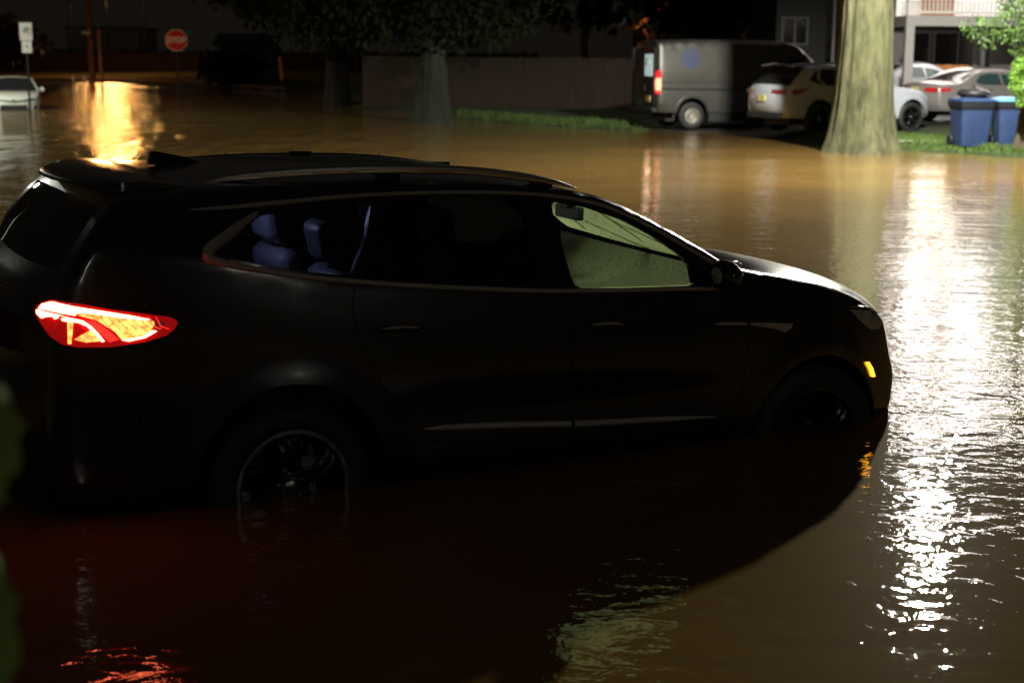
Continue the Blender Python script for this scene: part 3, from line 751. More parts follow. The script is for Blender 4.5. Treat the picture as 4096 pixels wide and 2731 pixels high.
b = MB()
for i in range(70):
    x, y = random.uniform(-3, 9), random.uniform(3.6, 30); r_ = random.uniform(.008, .022); a = random.uniform(0, PI)
    if (x+1)*.47-(y-6.9)*.88 < 0 and y < 11 and x < 4: continue
    c_, s_ = math.cos(a)*r_, math.sin(a)*r_
    b.add([(x-c_*1.8, y-s_*1.8, .004), (x+s_, y-c_, .007), (x+c_*1.8, y+s_*1.8, .005), (x-s_, y+c_, .009)], [(0, 1, 2, 3)])
o_ = b.build('floating_leaves', 'leaf_brown', smooth=False); tag(o_, 'small dead leaves and bits drifting on the brown water', 'debris', kind='stuff')
# ------------------------------------------------------------------ trees
def crown(b, c, rad, n, size, drop=0):
    for i in range(n):
        while True:
            p = Vector((random.uniform(-1, 1), random.uniform(-1, 1), random.uniform(-1, 1)))
            if p.length < 1 and p.length > .35: break
        if noise.noise(p*2.3+Vector(c)) < -.12: continue
        q = Vector(c)+Vector((p.x*rad[0], p.y*rad[1], p.z*rad[2]))
        R_ = Euler((random.uniform(0, PI), random.uniform(0, PI), random.uniform(0, PI))).to_matrix()
        s_ = size*random.uniform(.6, 1.3)
        for k_ in range(3):
            o = Vector([random.uniform(-s_, s_)*1.6 for _ in range(3)])
            b.add([q+o+R_ @ Vector(v) for v in ((-s_, 0, 0), (0, -s_*.45, s_*.15), (s_, 0, 0), (0, s_*.45, s_*.15))], [(0, 1, 2, 3)])
def trunk(b, base, top, r0, r1, flare=1.5, ridges=9, seed=0, n=56, m=60, amp=.12, furrow=.0):
    base, top = Vector(base), Vector(top); vs = []
    for i in range(m+1):
        f = (i/m)**1.6; c = base.lerp(top, f); h = (c-base).length
        for j in range(n):
            t = 2*PI*j/n
            fl = 1+(flare-1)*math.exp(-h/.55)*(.75+.25*math.sin(t*5+seed))+.12*math.exp(-h/1.6)
            rr_ = (r0+(r1-r0)*f)*fl
            rr_ *= 1-furrow*(math.exp(-((t-3.9)/.13)**2)+.6*math.exp(-((t-4.55)/.09)**2)*min(1, math.exp(-(h-1.2)))+.5*math.exp(-((t-3.5)/.07)**2))
            rr_ *= 1+amp*noise.noise(Vector((math.cos(t)*1.7+seed, math.sin(t)*1.7, h*.16)))+amp*.8*noise.noise(Vector((math.cos(t)*ridges*.5, math.sin(t)*ridges*.5, h*.35+seed)))+.02*noise.noise(Vector((math.cos(t)*16, math.sin(t)*16, h*1.5)))
            vs.append(c+Vector((math.cos(t)*rr_, math.sin(t)*rr_, 0)))
    b.add(vs, [(i*n+j, i*n+(j+1) % n, (i+1)*n+(j+1) % n, (i+1)*n+j) for i in range(m) for j in range(n)])
def tree(name, label, x, y, h, r, m, leafm, crowns, group=None, furrow=0, flare=1.5, limbs=(), lean=(0, 0), seed=0, dz=-.15):
    r0 = empty(name, (x, y, G(x, y))); tag(r0, label, 'tree', group)
    b = MB(); trunk(b, (0, 0, dz), (lean[0], lean[1], h), r, r*.55, flare, seed=seed, furrow=furrow)
    for l_ in limbs: b.tube(l_[0], l_[1], 10)
    b.build('trunk', m, r0, ang=80)
    if crowns:
        b = MB()
        for c, rad, n, s_ in crowns: crown(b, c, rad, n, s_)
        b.build('crown', leafm, r0, smooth=False)
    return r0
# the big pale trunk at the water's edge
tree('street_tree', 'massive pale mossy tree trunk with flared roots at the edge of the flood', 7.40, 33.2, 9.5, .63, 'bark', 'leaf',
     [((0, 1, 11.5), (5, 4, 2.6), 1500, .16)], flare=1.66, limbs=[([(0, 0, 7.5), (1.2, .5, 9), (2.8, 1, 11)], [.34, .24, .12]), ([(0, 0, 7.8), (-1.4, .4, 9.4), (-2.9, .8, 11)], [.32, .22, .1]), ([(0, 0, 9), (.2, .8, 11), (0, 1, 12.5)], [.38, .2, .08])], seed=3, furrow=.15)
# dim tree at mid distance
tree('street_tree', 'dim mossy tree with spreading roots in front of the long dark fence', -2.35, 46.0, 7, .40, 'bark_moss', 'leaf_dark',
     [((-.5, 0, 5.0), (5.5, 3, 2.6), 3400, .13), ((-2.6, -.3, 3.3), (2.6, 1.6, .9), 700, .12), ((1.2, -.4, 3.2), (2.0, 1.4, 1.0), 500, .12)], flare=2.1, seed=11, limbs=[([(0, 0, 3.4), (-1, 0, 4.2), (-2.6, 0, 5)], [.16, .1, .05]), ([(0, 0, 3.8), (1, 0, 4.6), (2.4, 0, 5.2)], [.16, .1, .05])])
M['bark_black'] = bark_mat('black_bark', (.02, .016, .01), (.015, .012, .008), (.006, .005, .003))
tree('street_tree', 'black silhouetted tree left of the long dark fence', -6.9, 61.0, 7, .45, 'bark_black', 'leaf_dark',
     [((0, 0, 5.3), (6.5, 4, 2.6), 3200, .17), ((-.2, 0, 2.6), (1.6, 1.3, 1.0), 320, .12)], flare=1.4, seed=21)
# tree at the right edge beside the bins
tree('street_tree', 'thin dark leaning trunk with hanging leaves at the right edge beside the blue bins', 10.76, 32.6, 6, .19, 'bark_dark', 'leaf',
     [((-.35, -.2, 3.0), (.5, .5, .75), 620, .045), ((-.75, 0, 2.45), (.75, .5, .35), 300, .045), ((-.15, -.1, 2.2), (.4, .4, .4), 260, .045), ((.3, 0, 3.9), (1.2, .9, .7), 500, .06)], flare=1.5, lean=(.25, .2), seed=5, limbs=[([(.1, 0, 2.2), (-.3, -.1, 3.0), (-.45, -.2, 3.5)], [.06, .04, .02])])
o_ = empty('shrub', (10.36, 31.9, G(10.36, 31.9))); tag(o_, 'bright lime green leafy sprout hanging over the blue bins', 'shrub')
b = MB(); crown(b, (0, 0, 1.55), (.27, .25, .42), 900, .036); crown(b, (.1, 0, 1.15), (.2, .2, .22), 260, .033)
b.build('foliage', 'leaf_lime', o_, smooth=False)
b = MB(); b.tube([(.25, .1, -.1), (.18, .05, .7), (.02, 0, 1.4), (-.05, 0, 1.9)], [.025, .02, .015, .006], 6); b.build('stem', 'bark_dark', o_)
# far foliage on the left, lit orange
def bush(x, y, parts, label, m='leaf_brown', name='bush', size=.3):
    o_ = empty(name, (x, y, G(x, y))); tag(o_, label, 'bush' if name == 'bush' else 'tree')
    b = MB()
    for c, rad, n in parts: crown(b, c, rad, n, size)
    b.build('foliage', m, o_, smooth=False)
    b = MB(); b.tube([(0, 0, -.2), (0, 0, parts[0][0][2])], [.25, .1], 8); b.build('trunk', 'bark_dark', o_)
bush(-38, 112, [((0, 0, 3.2), (3.4, 2, 1.6), 900), ((-1.2, 0, 4.4), (1.2, 1, 1.2), 260), ((2.4, 0, 2.6), (2.4, 1.5, 1.2), 500)], 'wide bush lit orange behind the white two panel sign', size=.26)
bush(-16.5, 92, [((0, 0, 1.0), (2.2, 1.2, .9), 420)], 'low rounded bush between the stop sign and the slanting marker post', 'leaf_dark', size=.2)
bush(-13, 130, [((0, 0, 7), (12, 5, 4.2), 2600)], 'wide dark tree crown behind the stop sign', 'leaf_dark', 'broad_tree', size=.38)
bush(7.4, 62, [((0, 0, 3.6), (2.4, 1.6, 2.2), 1500)], 'dark leafy tree behind the van roof', 'leaf_dark', 'broad_tree', size=.16)
bush(3, 66, [((0, 0, 6), (8, 4, 3.4), 2600)], 'dark tree crown rising behind the middle of the long fence', 'leaf_dark', 'broad_tree', size=.28)

# ------------------------------------------------------------------ fences
def fence(name, label, p0, p1, z0, h, m, group=None, bw=.14):
    p0, p1 = Vector((*p0, 0)), Vector((*p1, 0)); L = (p1-p0).length; a = math.atan2(p1.y-p0.y, p1.x-p0.x)
    r = empty(name, (p0.x, p0.y, z0), (0, 0, a)); tag(r, label, 'fence', group)
    b = MB(); n = int(L/bw)
    for i in range(n):
        t = .006*random.random(); b.box(i*L/n+.004, (i+1)*L/n-.004, -.011-t, .011-t, -.3, h+random.uniform(-.012, .012))
    b.build('board_panel', m, r, smooth=False)
    b = MB()
    for z in (.25, h-.3): b.box(0, L, .016, .055, z, z+.09)
    b.build('rail', m, r, smooth=False)
    k_ = 0
    while k_*2.4 <= L:
        b = MB(); b.box(k_*2.4-.05, k_*2.4+.05, .06, .15, -.3, h+.03); b.build('post', m, r, smooth=False); k_ += 1
    return r
fence('board_fence', 'long dark brown board fence behind the dim mossy tree', (-5.6, 58), (4.6, 50.5), .15, 1.75, 'fence_dark')
fence('board_fence', 'short orange cedar fence between the parked cars and the dark house', (9.6, 49.3), (13.9, 47.9), .35, 1.42, 'cedar')

# ------------------------------------------------------------------ right-hand house with porch
def siding(b, x0, x1, y, z0, z1, pitch=.16, lap=.018):
    z = z0
    while z < z1:
        zt = min(z+pitch, z1); b.add([(x0, y-lap, z), (x1, y-lap, z), (x1, y, zt), (x0, y, zt), (x0, y, z), (x1, y, z)], [(0, 1, 2, 3), (4, 5, 1, 0)]); z = zt
def house_window(root, x0, x1, z0, z1, y, fm='white_wood', mull=1):
    b = MB(); t = .07
    b.box(x0-t, x0, y-.05, y+.02, z0-t, z1+t); b.box(x1, x1+t, y-.05, y+.02, z0-t, z1+t)
    b.box(x0, x1, y-.05, y+.02, z1, z1+t); b.box(x0-.04, x1+.04, y-.07, y+.02, z0-t, z0)
    for k_ in range(mull):
        xm = x0+(x1-x0)*(k_+1)/(mull+1); b.box(xm-.035, xm+.035, y-.045, y+.02, z0, z1)
    f = b.build('window', fm, root, smooth=False)
    b = MB(); b.box(x0, x1, y-.02, y-.005, z0, z1); b.build('pane', 'window_dark', f, smooth=False)
HX, HY = 10.95, 44.0
gz = .15
hs = empty('porch_house', (0, 0, 0)); tag(hs, 'grey house with a brightly lit upper balcony above a carport and slim posts', 'house')
b = MB(); b.box(HX, 30, HY-.02, HY+.16, 2.86, 3.14); b.build('fascia', 'trim_grey', hs, smooth=False)
b = MB(); b.box(HX+.18, 30, HY+.18, 49.4, 3.02, 3.12); b.box(HX, HX+.16, HY+.17, 49.4, 2.86, 3.14); b.build('balcony_floor', 'trim_grey', hs, smooth=False)
for px_ in (HX, 15.6, 20.4):
    b = MB(); b.box(px_, px_+.24, HY-.03, HY+.2, -.1, 2.855); b.build('post', 'trim_grey', hs, smooth=False, bevel=.008)
    if px_ > HX-1:
        b = MB(); b.box(px_+.02, px_+.2, HY-.01, HY+.17, 3.145, 8.8); b.build('column', 'white_wood', hs, smooth=False, bevel=.008)
# lower wall behind the carport with its windows
b = MB(); siding(b, 10.95, 30, 49.9, .1, 3.0); b.build('lower_wall', 'siding', hs, smooth=False)
b = MB(); siding(b, 14.25, 30, 48.6, .1, 3.0, .2); b.box(14.2, 14.3, 48.55, 49.9, .1, 3.0); b.build('side_wall', 'siding_grey', hs, smooth=False)
house_window(hs, 12.0, 13.15, 1.25, 2.75, 49.86, 'siding_grey'); house_window(hs, 13.35, 14.05, 1.25, 2.75, 49.86, 'siding_grey', 0)
b = MB(); b.lathe([(0, 2.45), (.14, 2.42), (.15, 2.38), (.15, .2)], 20, axis='z', c=(14.0, 46.8, 0)); b.build('water_heater', 'bin_black', hs)
# upper lit storeys
b = MB(); siding(b, HX+.6, 30, 47.4, 3.13, 5.75); siding(b, HX+.6, 30, 47.4, 6.05, 8.7); b.box(HX+.5, HX+.62, 47.3, 52, 3.13, 8.7); b.build('balcony_wall', 'white_wall', hs, smooth=False)
b = MB(); b.box(HX, 30, HY-.02, 49, 5.76, 6.02); b.box(HX-.3, 30.4, HY-.5, 50, 8.8, 8.95); b.build('balcony_ceiling', 'white_wall', hs, smooth=False)
b = MB(); b.add([(HX-.5, HY-.7, 8.95), (30.5, HY-.7, 8.95), (30.5, 52, 12), (HX-.5, 52, 12)], [(0, 1, 2, 3)]); b.build('roof', 'roof', hs, smooth=False)
for zz in (3.145, 6.03):
    for x0, x1 in ((HX+.2, 15.6), (15.8, 20.4), (20.6, 30)):
        b = MB(); b.box(x0, x1, HY+.03, HY+.10, zz+.92, zz+1.0); b.box(x0, x1, HY+.04, HY+.09, zz+.06, zz+.12)
        x = x0+.09
        while x < x1: b.box(x-.018, x+.018, HY+.047, HY+.083, zz+.12, zz+.92); x += .115
        b.build('railing', 'white_wood', hs, smooth=False)
for zz in (3.14, 6.04):
    for dx in (12.2, 16.6, 19.0):
        b = MB(); b.box(dx, dx+.06, 47.3, 47.39, zz, zz+2.1); b.box(dx+.94, dx+1.0, 47.3, 47.39, zz, zz+2.1); b.box(dx+.06, dx+.94, 47.3, 47.39, zz+2.04, zz+2.1)
        d_ = b.build('door', 'cedar', hs, smooth=False); b = MB(); b.box(dx+.06, dx+.94, 47.34, 47.37, zz+.02, zz+2.04); b.build('door_leaf', 'pole_wood', d_, smooth=False)
    for lx in (12.2, 13.9, 15.6, 17.3, 19.0, 21.5):
        b = MB(); b.lathe([(0, -.10), (.13, -.09), (.15, -.03), (.15, 0)], 20, axis='z', c=(lx, 46.3, zz+2.6)); b.build('ceiling_lamp', M['porch_lamp'], hs)
        lamp('porch_light', 'POINT', (lx, 46.3, zz+2.35), 150, (1, .93, .87), .75, hs)
b = MB(); b.lathe([(0, -.09), (.12, -.08), (.14, -.02), (.14, 0)], 16, axis='z', c=(12.6, 46.0, 3.015)); b.build('carport_lamp', emis('carport_lamp', (1, .9, .75), 3), hs)
lamp('carport_light', 'POINT', (12.6, 46.0, 2.4), 90, (1, .9, .78), .8, hs)
# potted plant and chair blocks on the balcony
pp_ = empty('potted_plant', (13.9, HY+.35, 3.13)); tag(pp_, 'potted plant behind the railing of the lit balcony', 'plant')
b = MB(); b.lathe([(0, 0), (.14, 0), (.19, .34), (.16, .34)], 16, axis='z'); b.build('pot', 'bin_black', pp_)
b = MB(); crown(b, (0, 0, .65), (.28, .25, .38), 220, .05); b.build('foliage', 'leaf', pp_, smooth=False)
# dark neighbouring house
hd = empty('dark_house', (0, 0, 0)); tag(hd, 'dark sided house with a pale framed double window behind the parked van', 'house')
b = MB(); siding(b, 9.15, 10.9, 55, .2, 4.6); b.box(9.15, 10.9, 55.02, 64, .2, 4.6); b.build('wall', 'siding', hd, smooth=False)
house_window(hd, 10.45-.0-1.05, 10.45-.25, 2.45, 3.28, 54.98, 'siding_grey'); b = MB(); b.add([(8.6, 54.2, 3.95), (11.2, 54.2, 5.6), (11.2, 64, 5.6), (8.6, 64, 3.95)], [(0, 1, 2, 3)]); b.build('roof', 'roof', hd, smooth=False)
b = MB(); b.tube([(11.15, 54.9, .2), (11.15, 54.9, 4.4)], .05, 8); b.build('downspout', 'trim_grey', hd)
gh = empty('gabled_house', (0, 0, 0)); tag(gh, 'dark gabled house whose sloping eave catches orange light above the van', 'house')
b = MB(); b.add([(5.9, 70, .2), (12.5, 70, .2), (12.5, 70, 3.6), (9.2, 70, 5.9), (5.9, 70, 3.5)], [(0, 1, 2, 3, 4)]); b.box(5.9, 12.5, 70.02, 78, .2, 3.4); b.build('wall', 'siding', gh, smooth=False)
b = MB(); b.prism([(5.35, 3.12), (9.2, 5.85), (9.2, 6.05), (5.35, 3.32)], lambda a, c, h: (a, 69.3+h, c), 8); b.build('roof', 'cedar', gh, smooth=False)
b = MB(); b.tube([(5.75, 69.6, 3.08), (5.95, 69.9, 2.85), (6.1, 69.98, 2.8)], .06, 8); b.build('bracket', 'cedar', gh)
lamp('eave_fill', 'POINT', (5.0, 68.3, 2.9), 60, (1, .5, .25), .05, gh)  # added lamp without a fitting, lights the eave orange
# pale garage far left, set far back to clear the orange reflection
fh = empty('outbuilding', (0, 0, 0)); tag(fh, 'distant pale warehouse wall far behind the thin wooden post', 'outbuilding')
b = MB(); b.box(-100, -84, 352, 370, 0, 7.0); b.build('wall', 'trim_grey', fh, smooth=False)
b = MB(); b.box(-100.5, -83.5, 351.5, 370.5, 7.01, 7.3); b.build('roof', 'roof', fh, smooth=False)
hg = empty('screening', (0, 0, 0)); tag(hg, 'long dark hedge added to hide the lit ground beyond the orange lit kerb', 'screening')  # added dark screen in front of the lamp-lit far ground
b = MB()
for i in range(7000):
    x = random.uniform(-62, 2); y = 131+.12*(-x if x < -30 else 30)-(3 if x > -8 else 0)+random.uniform(-1, 1); z = .3+1.75*random.random()
    q = [Vector((random.uniform(-.3, .3), random.uniform(-.3, .3), random.uniform(-.22, .22))) for _ in range(3)]
    b.add([Vector((x, y, z))+v for v in q], [(0, 1, 2)])
b.build('foliage', 'leaf_dark', hg, smooth=False); b = MB(); b.box(-62, 2, 131.8, 132.2, 0, 1.9); b.build('core', 'bark_black', hg, smooth=False)
fh = empty('shed', (0, 0, 0)); tag(fh, 'low dark shed wall right of the stop sign', 'shed')
b = MB(); b.box(-18.8, -15.4, 100, 104, .3, 2.4); b.build('wall', 'siding_grey', fh, smooth=False); b = MB(); b.add([(-19.2, 99.6, 2.4), (-15, 99.6, 2.4), (-15, 102, 3.2), (-19.2, 102, 3.2)], [(0, 1, 2, 3)]); b.build('roof', 'bin_black', fh, smooth=False)

# ------------------------------------------------------------------ signs and posts
def txt(name, body_, size, m, parent, loc, rot):
    cu = bpy.data.curves.new(name, 'FONT'); cu.body = body_; cu.size = size; cu.align_x = 'CENTER'; cu.align_y = 'CENTER'; cu.extrude = .002; cu.offset = .013
    o = bpy.data.objects.new('tmp', cu); COL.objects.link(o); bpy.context.view_layer.update()
    me = bpy.data.meshes.new_from_object(o.evaluated_get(bpy.context.evaluated_depsgraph_get())); bpy.data.objects.remove(o)
    me.materials.clear(); me.materials.append(M[m]); q = bpy.data.objects.new(name, me); COL.objects.link(q); q.parent = parent; q.location = loc; q.rotation_euler = rot
    return q
st = empty('stop_sign', (-14.6, 68, 0), (0, 0, .15)); tag(st, 'red octagonal stop sign on a dark post standing in the far water', 'traffic sign')
def octa(r): return [(r*math.cos(PI/8+k_*PI/4), r*math.sin(PI/8+k_*PI/4)) for k_ in range(8)]
b = MB(); b.prism(octa(.49), lambda a, c, h: (a, -.06+h, 2.50+c), .006); b.build('border', 'sign_white', st, smooth=False)
b = MB(); b.prism(octa(.455), lambda a, c, h: (a, -.066+h, 2.50+c), .005); b.build('plate', 'sign_red', st, smooth=False)
txt('lettering', 'STOP', .33, 'sign_white', st, (0, -.07, 2.50), (PI/2, 0, 0))
b = MB(); b.box(-.03, .03, -.05, 0, -.3, 3.1); b.build('post', 'bin_black', st)
b = MB(); b.box(.10, .62, -.03, -.02, 2.72, 2.90); b.build('street_name_plate', 'sign_green', st, rot=(0, 0, .2))
ps = empty('parking_sign', (-13.95, 45, 0)); tag(ps, 'white two panel sign with green symbols above the pale half sunk car', 'traffic sign')
b = MB(); b.box(-.36*.5, .36*.5+.0, -.05, -.044, 2.30, 2.80); b.build('plate', 'sign_white', ps, bevel=.02)
b = MB(); b.box(-.13, .15, -.05, -.044, 1.95, 2.285); b.build('plate', 'sign_white', ps, bevel=.015)
b = MB(); ring = [(.085*math.cos(t/16*2*PI), -.056, 2.60+.075*math.sin(t/16*2*PI)) for t in range(12)]
b.tube(ring, .014, 6); b.tube([(-.02, -.056, 2.52), (.03, -.056, 2.56)], .012, 6); b.build('symbol', 'sign_green', ps)
b = MB(); b.prism([(-.04, 0), (.05, 0), (.005, .06)], lambda a, c, h: (a, -.056+h, 2.12+c), .004); b.build('symbol', 'sign_green', ps)
b = MB(); b.box(-.025, .025, -.04, 0, -.4, 2.8); b.build('post', 'bin_black', ps)
up_ = empty('utility_pole', (-21.5, 80, 0)); tag(up_, 'tall wooden utility pole lit orange with pale bands near its foot', 'utility pole')
b = MB(); b.tube([(0, 0, -.4), (-.1, 0, 4.5), (-.25, 0, 11)], [.17, .15, .12], 14); b.build('pole', 'pole_wood', up_)
b = MB(); b.box(-.42, .0, -.2, -.18, 2.86, 3.0); b.build('number_plate', 'sign_white', up_)
b = MB(); b.lathe([(0, -.03), (.08, -.02), (.09, 0)], 12, c=(0.05, -.19, 2.40)); b.build('red_reflector', 'sign_red', up_)
b = MB(); b.box(-1.2, 1.2, -.06, .06, 9.6, 9.75); b.build('crossarm', 'pole_wood', up_)
for dx in (-.42, .12):
    bo = empty('bollard', (-21.4+dx, 77.5, 0)); tag(bo, 'short pale bollard left of the utility pole foot' if dx < 0 else 'short pale bollard at the right of the utility pole foot', 'bollard', 'bollards at the utility pole')
    b = MB(); b.lathe([(.07, -.4), (.07, .85), (.05, .9), (0, .91)], 14, axis='z'); b.build('post', 'steel', bo)
    b = MB(); b.lathe([(.074, .55), (.074, .8)], 14, axis='z'); b.build('band', 'sign_white', bo)
wp = empty('marker_post', (-19.6, 74.5, 0)); tag(wp, 'thin tall wooden post lit orange beside the glowing reflection', 'post')
b = MB(); b.tube([(0, 0, -.4), (-.06, 0, 3.0)], [.085, .075], 10); b.build('post', 'pole_wood', wp); b = MB(); b.lathe([(0, 3.06), (.08, 3.03), (.09, 3.0)], 10, axis='z', c=(-.06, 0, 0)); b.build('cap', 'pole_wood', wp)
wp = empty('marker_post', (-10.3, 69.5, .78)); tag(wp, 'short slanting marker stake lit orange right of the stop sign', 'post')
b = MB(); b.box(-.06, .06, -.03, .03, .05, 1.05, Matrix.Rotation(-.08, 4, 'Y')); b.build('stake', emis('o', (.5, .2, .1), 0) if False else 'pole_wood', wp); b = MB(); b.box(-.02, .02, -.02, .02, -1.2, .06); b.build('foot', 'bin_black', wp)
# orange lit kerb beyond the water
b = MB(); pts = [(-46, 117.5), (-30, 111.2), (-20, 97), (-12.4, 85)]
for (x0, y0), (x1, y1) in zip(pts, pts[1:]): b.add([(x0, y0, -.1), (x1, y1, -.1), (x1, y1, .13), (x0, y0, .13), (x0, y0+.4, .15), (x1, y1+.4, .15), (x0, y0+1.2, .12), (x1, y1+1.2, .12)], [(0, 1, 2, 3), (3, 2, 5, 4), (4, 5, 7, 6)])
tag(b.build('kerb', 'concrete', smooth=False), kind='structure')
M['van_dark'] = mat('van_dark', (.03, .032, .045), .3, coat=.6)
M['lens_warm'] = mat('lens_warm', (.8, .45, .3), .2, emit=(1, .55, .3), estr=.7)
M['bar_dim'] = mat('bar_dim', (.6, .02, .02), .2, emit=(1, .02, .02), estr=.5)
M['lit_pane'] = mat('lit_pane', (.5, .6, .6), .15, emit=(.55, .75, .72), estr=.55)
M['tail_dark'] = mat('tail_dark', (.22, .035, .03), .15, coat=1)
M['tail_mid'] = mat('tail_mid', (.5, .02, .02), .15, coat=1)
M['glass_teal'] = mat('glass_teal', (.03, .06, .06), .08)
# ------------------------------------------------------------------ parked vehicles
def simpleY(w_, zb, plan, tumble=.5, low=.45):
    def f(x, z):
        p = lerp(plan, x); y = w_-(z-zb)*tumble if z > zb else w_*(1.0-.03*max(0, (z-.7)/(zb-.7))**2)+.04*0
        if z < low: y -= .06*((low-z)/.2)
        return y*p
    return f
def plate(root, x, y, z, rz=0, m='plate_yellow', f=1):
    b = MB(); b.box(-.01, .01, -.155, .155, -.078, .078); o = b.build('license_plate', m, root, loc=(x, y, z), rot=(0, 0, rz), bevel=.004); return o
def place(name, label, cat, rear, th, dz=0, group=None):
    g = G(rear[0]+1.3*math.cos(th), rear[1]+1.3*math.sin(th))
    r = empty(name, (rear[0], rear[1], g+dz), (0, 0, th)); tag(r, label, cat, group); return r
VP = 'cars parked on the drive'
def finish_wheels(r, xs, w_, R, rr, m='rim_dark', style='alloy', tw=.2):
    for x in xs:
        for sd in (-1, 1): wheel(r, x, sd*(w_-.13), R, R, .23, rr, sd, m, 5, tw, style=style)
def arch_liners(r, xs, w_, az, ar):
    for x in xs:
        for sd in (-1, 1):
            b = MB(); n = 16; vs = []
            for j in range(n+1):
                t = PI*j/n
                for yy in (w_*.97, w_-.4): vs.append((x+ar*math.cos(t), sd*yy, az+ar*math.sin(t)))
            b.add(vs, [(2*j, 2*j+1, 2*j+3, 2*j+2) for j in range(n)])
            b.build('wheel_liner', 'liner', r, ang=60)
    b = MB(); b.box(xs[0]-.6, xs[1]+.5, -w_+.42, w_-.42, .2, .45); b.box(xs[0]+.5, xs[1]-.5, -w_+.06, w_-.06, .2, .45); b.build('floor_pan', 'liner', r)
def handles(Sx, r, pts, m):
    for hx, hz in pts:
        for sd in (-1, 1):
            b = MB(); b.tube([Sx.P(hx+t*.2, hz, sd, .01+.03*math.sin(t*PI)) for t in (0, .15, .5, .85, 1)], [.008, .015, .017, .015, .008], 8); b.build('door_handle', m, r)
def mirrors(r, x, y, z, m):
    for sd in (-1, 1):
        b = MB(); b.lathe([(0, -.06), (.05, -.055), (.085, 0), (.08, .05), (.0, .055)], 14, axis='x', c=(x, sd*(y+.10), z)); b.tube([(x, sd*(y-.05), z-.06), (x, sd*(y+.06), z-.03)], .025, 8); b.build('door_mirror', m, r)

# white crossover behind the big tree
XO = [(-.80, .38, -.92, .38), (-.90, .55, -1.02, .55), (-.92, .72, -1.06, .74), (-.90, .95, -1.04, .97), (-.86, 1.06, -1.0, 1.09), (-.78, 1.14, -.93, 1.17), (-.58, 1.33, -.70, 1.38), (-.40, 1.47, -.50, 1.52),
      (-.25, 1.56, -.42, 1.62), (.3, 1.62, .3, 1.68), (1.0, 1.63, 1.0, 1.70), (1.45, 1.57, 1.38, 1.65), (1.8, 1.40, 1.85, 1.43), (2.12, 1.2, 2.3, 1.16), (2.3, 1.12, 2.5, 1.12), (2.8, 1.05, 2.9, 1.09), (3.15, .98, 3.35, 1.01), (3.42, .84, 3.62, .86), (3.52, .6, 3.72, .6), (3.46, .34, 3.66, .34)]
XP = [(-1.06, .72), (-.95, .85), (-.75, .93), (-.4, .975), (0, 1), (2.7, 1), (3.1, .95), (3.4, .82), (3.55, .66), (3.75, .5)]
def crossover(rear, th, label, paint):
    r = place('crossover', label, 'car', rear, th, 0, VP)
    Sx = Shell(XO, simpleY(.94, 1.12, XP, .48), r=.05, k=3, step=.14)
    wf = [[(1.02, 1.52), (1.35, 1.47), (1.72, 1.28), (1.95, 1.13), (1.05, 1.12)], [(.1, 1.53), (.95, 1.53), (.97, 1.12), (.18, 1.15), (.0, 1.30)], [(-.05, 1.50), (.02, 1.5), (-.06, 1.32), (.08, 1.16), (-.02, 1.17), (-.30, 1.28)]]
    Sx.skin(r, paint, [(0, .40, .42), (2.79, .40, .42)], wf, [(11, 14, 2, 'windshield', 'window_dark'), (5, 8, 2, 'rear_window', 'window_dark')])
    for w_ in wf: Sx.patch(r, 'side_window', w_, 'window_dark', off=-.015, sides=(-1, 1))
    finish_wheels(r, (0, 2.79), .94, .37, .25); arch_liners(r, (0, 2.79), .94, .40, .425)
    for sd in (-1, 1):
        Sx.patch(r, 'tail_light', [(-.90, .98), (-.72, 1.06), (-.28, 1.09), (-.50, .98), (-.72, .92), (-.90, .92)], 'tail_dark', off=.01, sides=(sd,), thick=.02)
        b = MB(); b.add([(-.925, sd*.80, .95), (-1.03, sd*.38, .96), (-1.03, sd*.40, 1.05), (-.91, sd*.80, 1.06)], [(0, 1, 2, 3)]); b.build('tail_light', 'tail_dark', r, loc=(-.02, 0, 0))
        Sx.patch(r, 'headlight', [(3.05, .92), (3.42, .84), (3.46, .76), (3.2, .8)], 'lens_clear', off=.008, sides=(sd,))
        Sx.patch(r, 'lower_cladding', [(.48, .34), (2.3, .34), (2.3, .42), (.48, .42)], 'trim_black', off=.006, sides=(sd,))
    b = MB(); b.box(-1.03, -.93, -.66, .66, .36, .50); b.build('rear_diffuser', 'trim_black', r, bevel=.02)
    b = MB(); b.tube([(-.60, -.62, 1.60), (-.68, 0, 1.66), (-.60, .62, 1.60)], .03, 8, squash=(2.2, .7)); b.build('rear_spoiler', paint, r)
    plate(r, -1.07, 0, .84); handles(Sx, r, ((.35, .98), (1.25, .97)), paint); mirrors(r, 1.95, .92, 1.14, paint)
    return r
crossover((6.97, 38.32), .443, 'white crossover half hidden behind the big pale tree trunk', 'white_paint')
SE = [(-.82, .32, -.95, .32), (-.92, .5, -1.05, .5), (-.94, .72, -1.08, .74), (-.92, .92, -1.05, .95), (-.78, 1.0, -.92, 1.04), (-.5, 1.02, -.55, 1.07), (-.28, 1.04, -.28, 1.09), (.08, 1.2, .04, 1.26), (.38, 1.33, .34, 1.37),
      (.7, 1.38, .7, 1.43), (1.2, 1.39, 1.2, 1.45), (1.55, 1.34, 1.5, 1.41), (1.9, 1.16, 1.95, 1.2), (2.2, 1.0, 2.35, .98), (2.4, .95, 2.55, .96), (2.9, .9, 3.0, .94), (3.3, .8, 3.45, .84), (3.45, .65, 3.62, .68), (3.48, .5, 3.66, .5), (3.42, .28, 3.56, .28)]
SP = [(-1.08, .72), (-.95, .86), (-.7, .94), (-.3, .985), (.1, 1), (2.6, 1), (3.1, .94), (3.35, .84), (3.5, .70), (3.66, .5)]
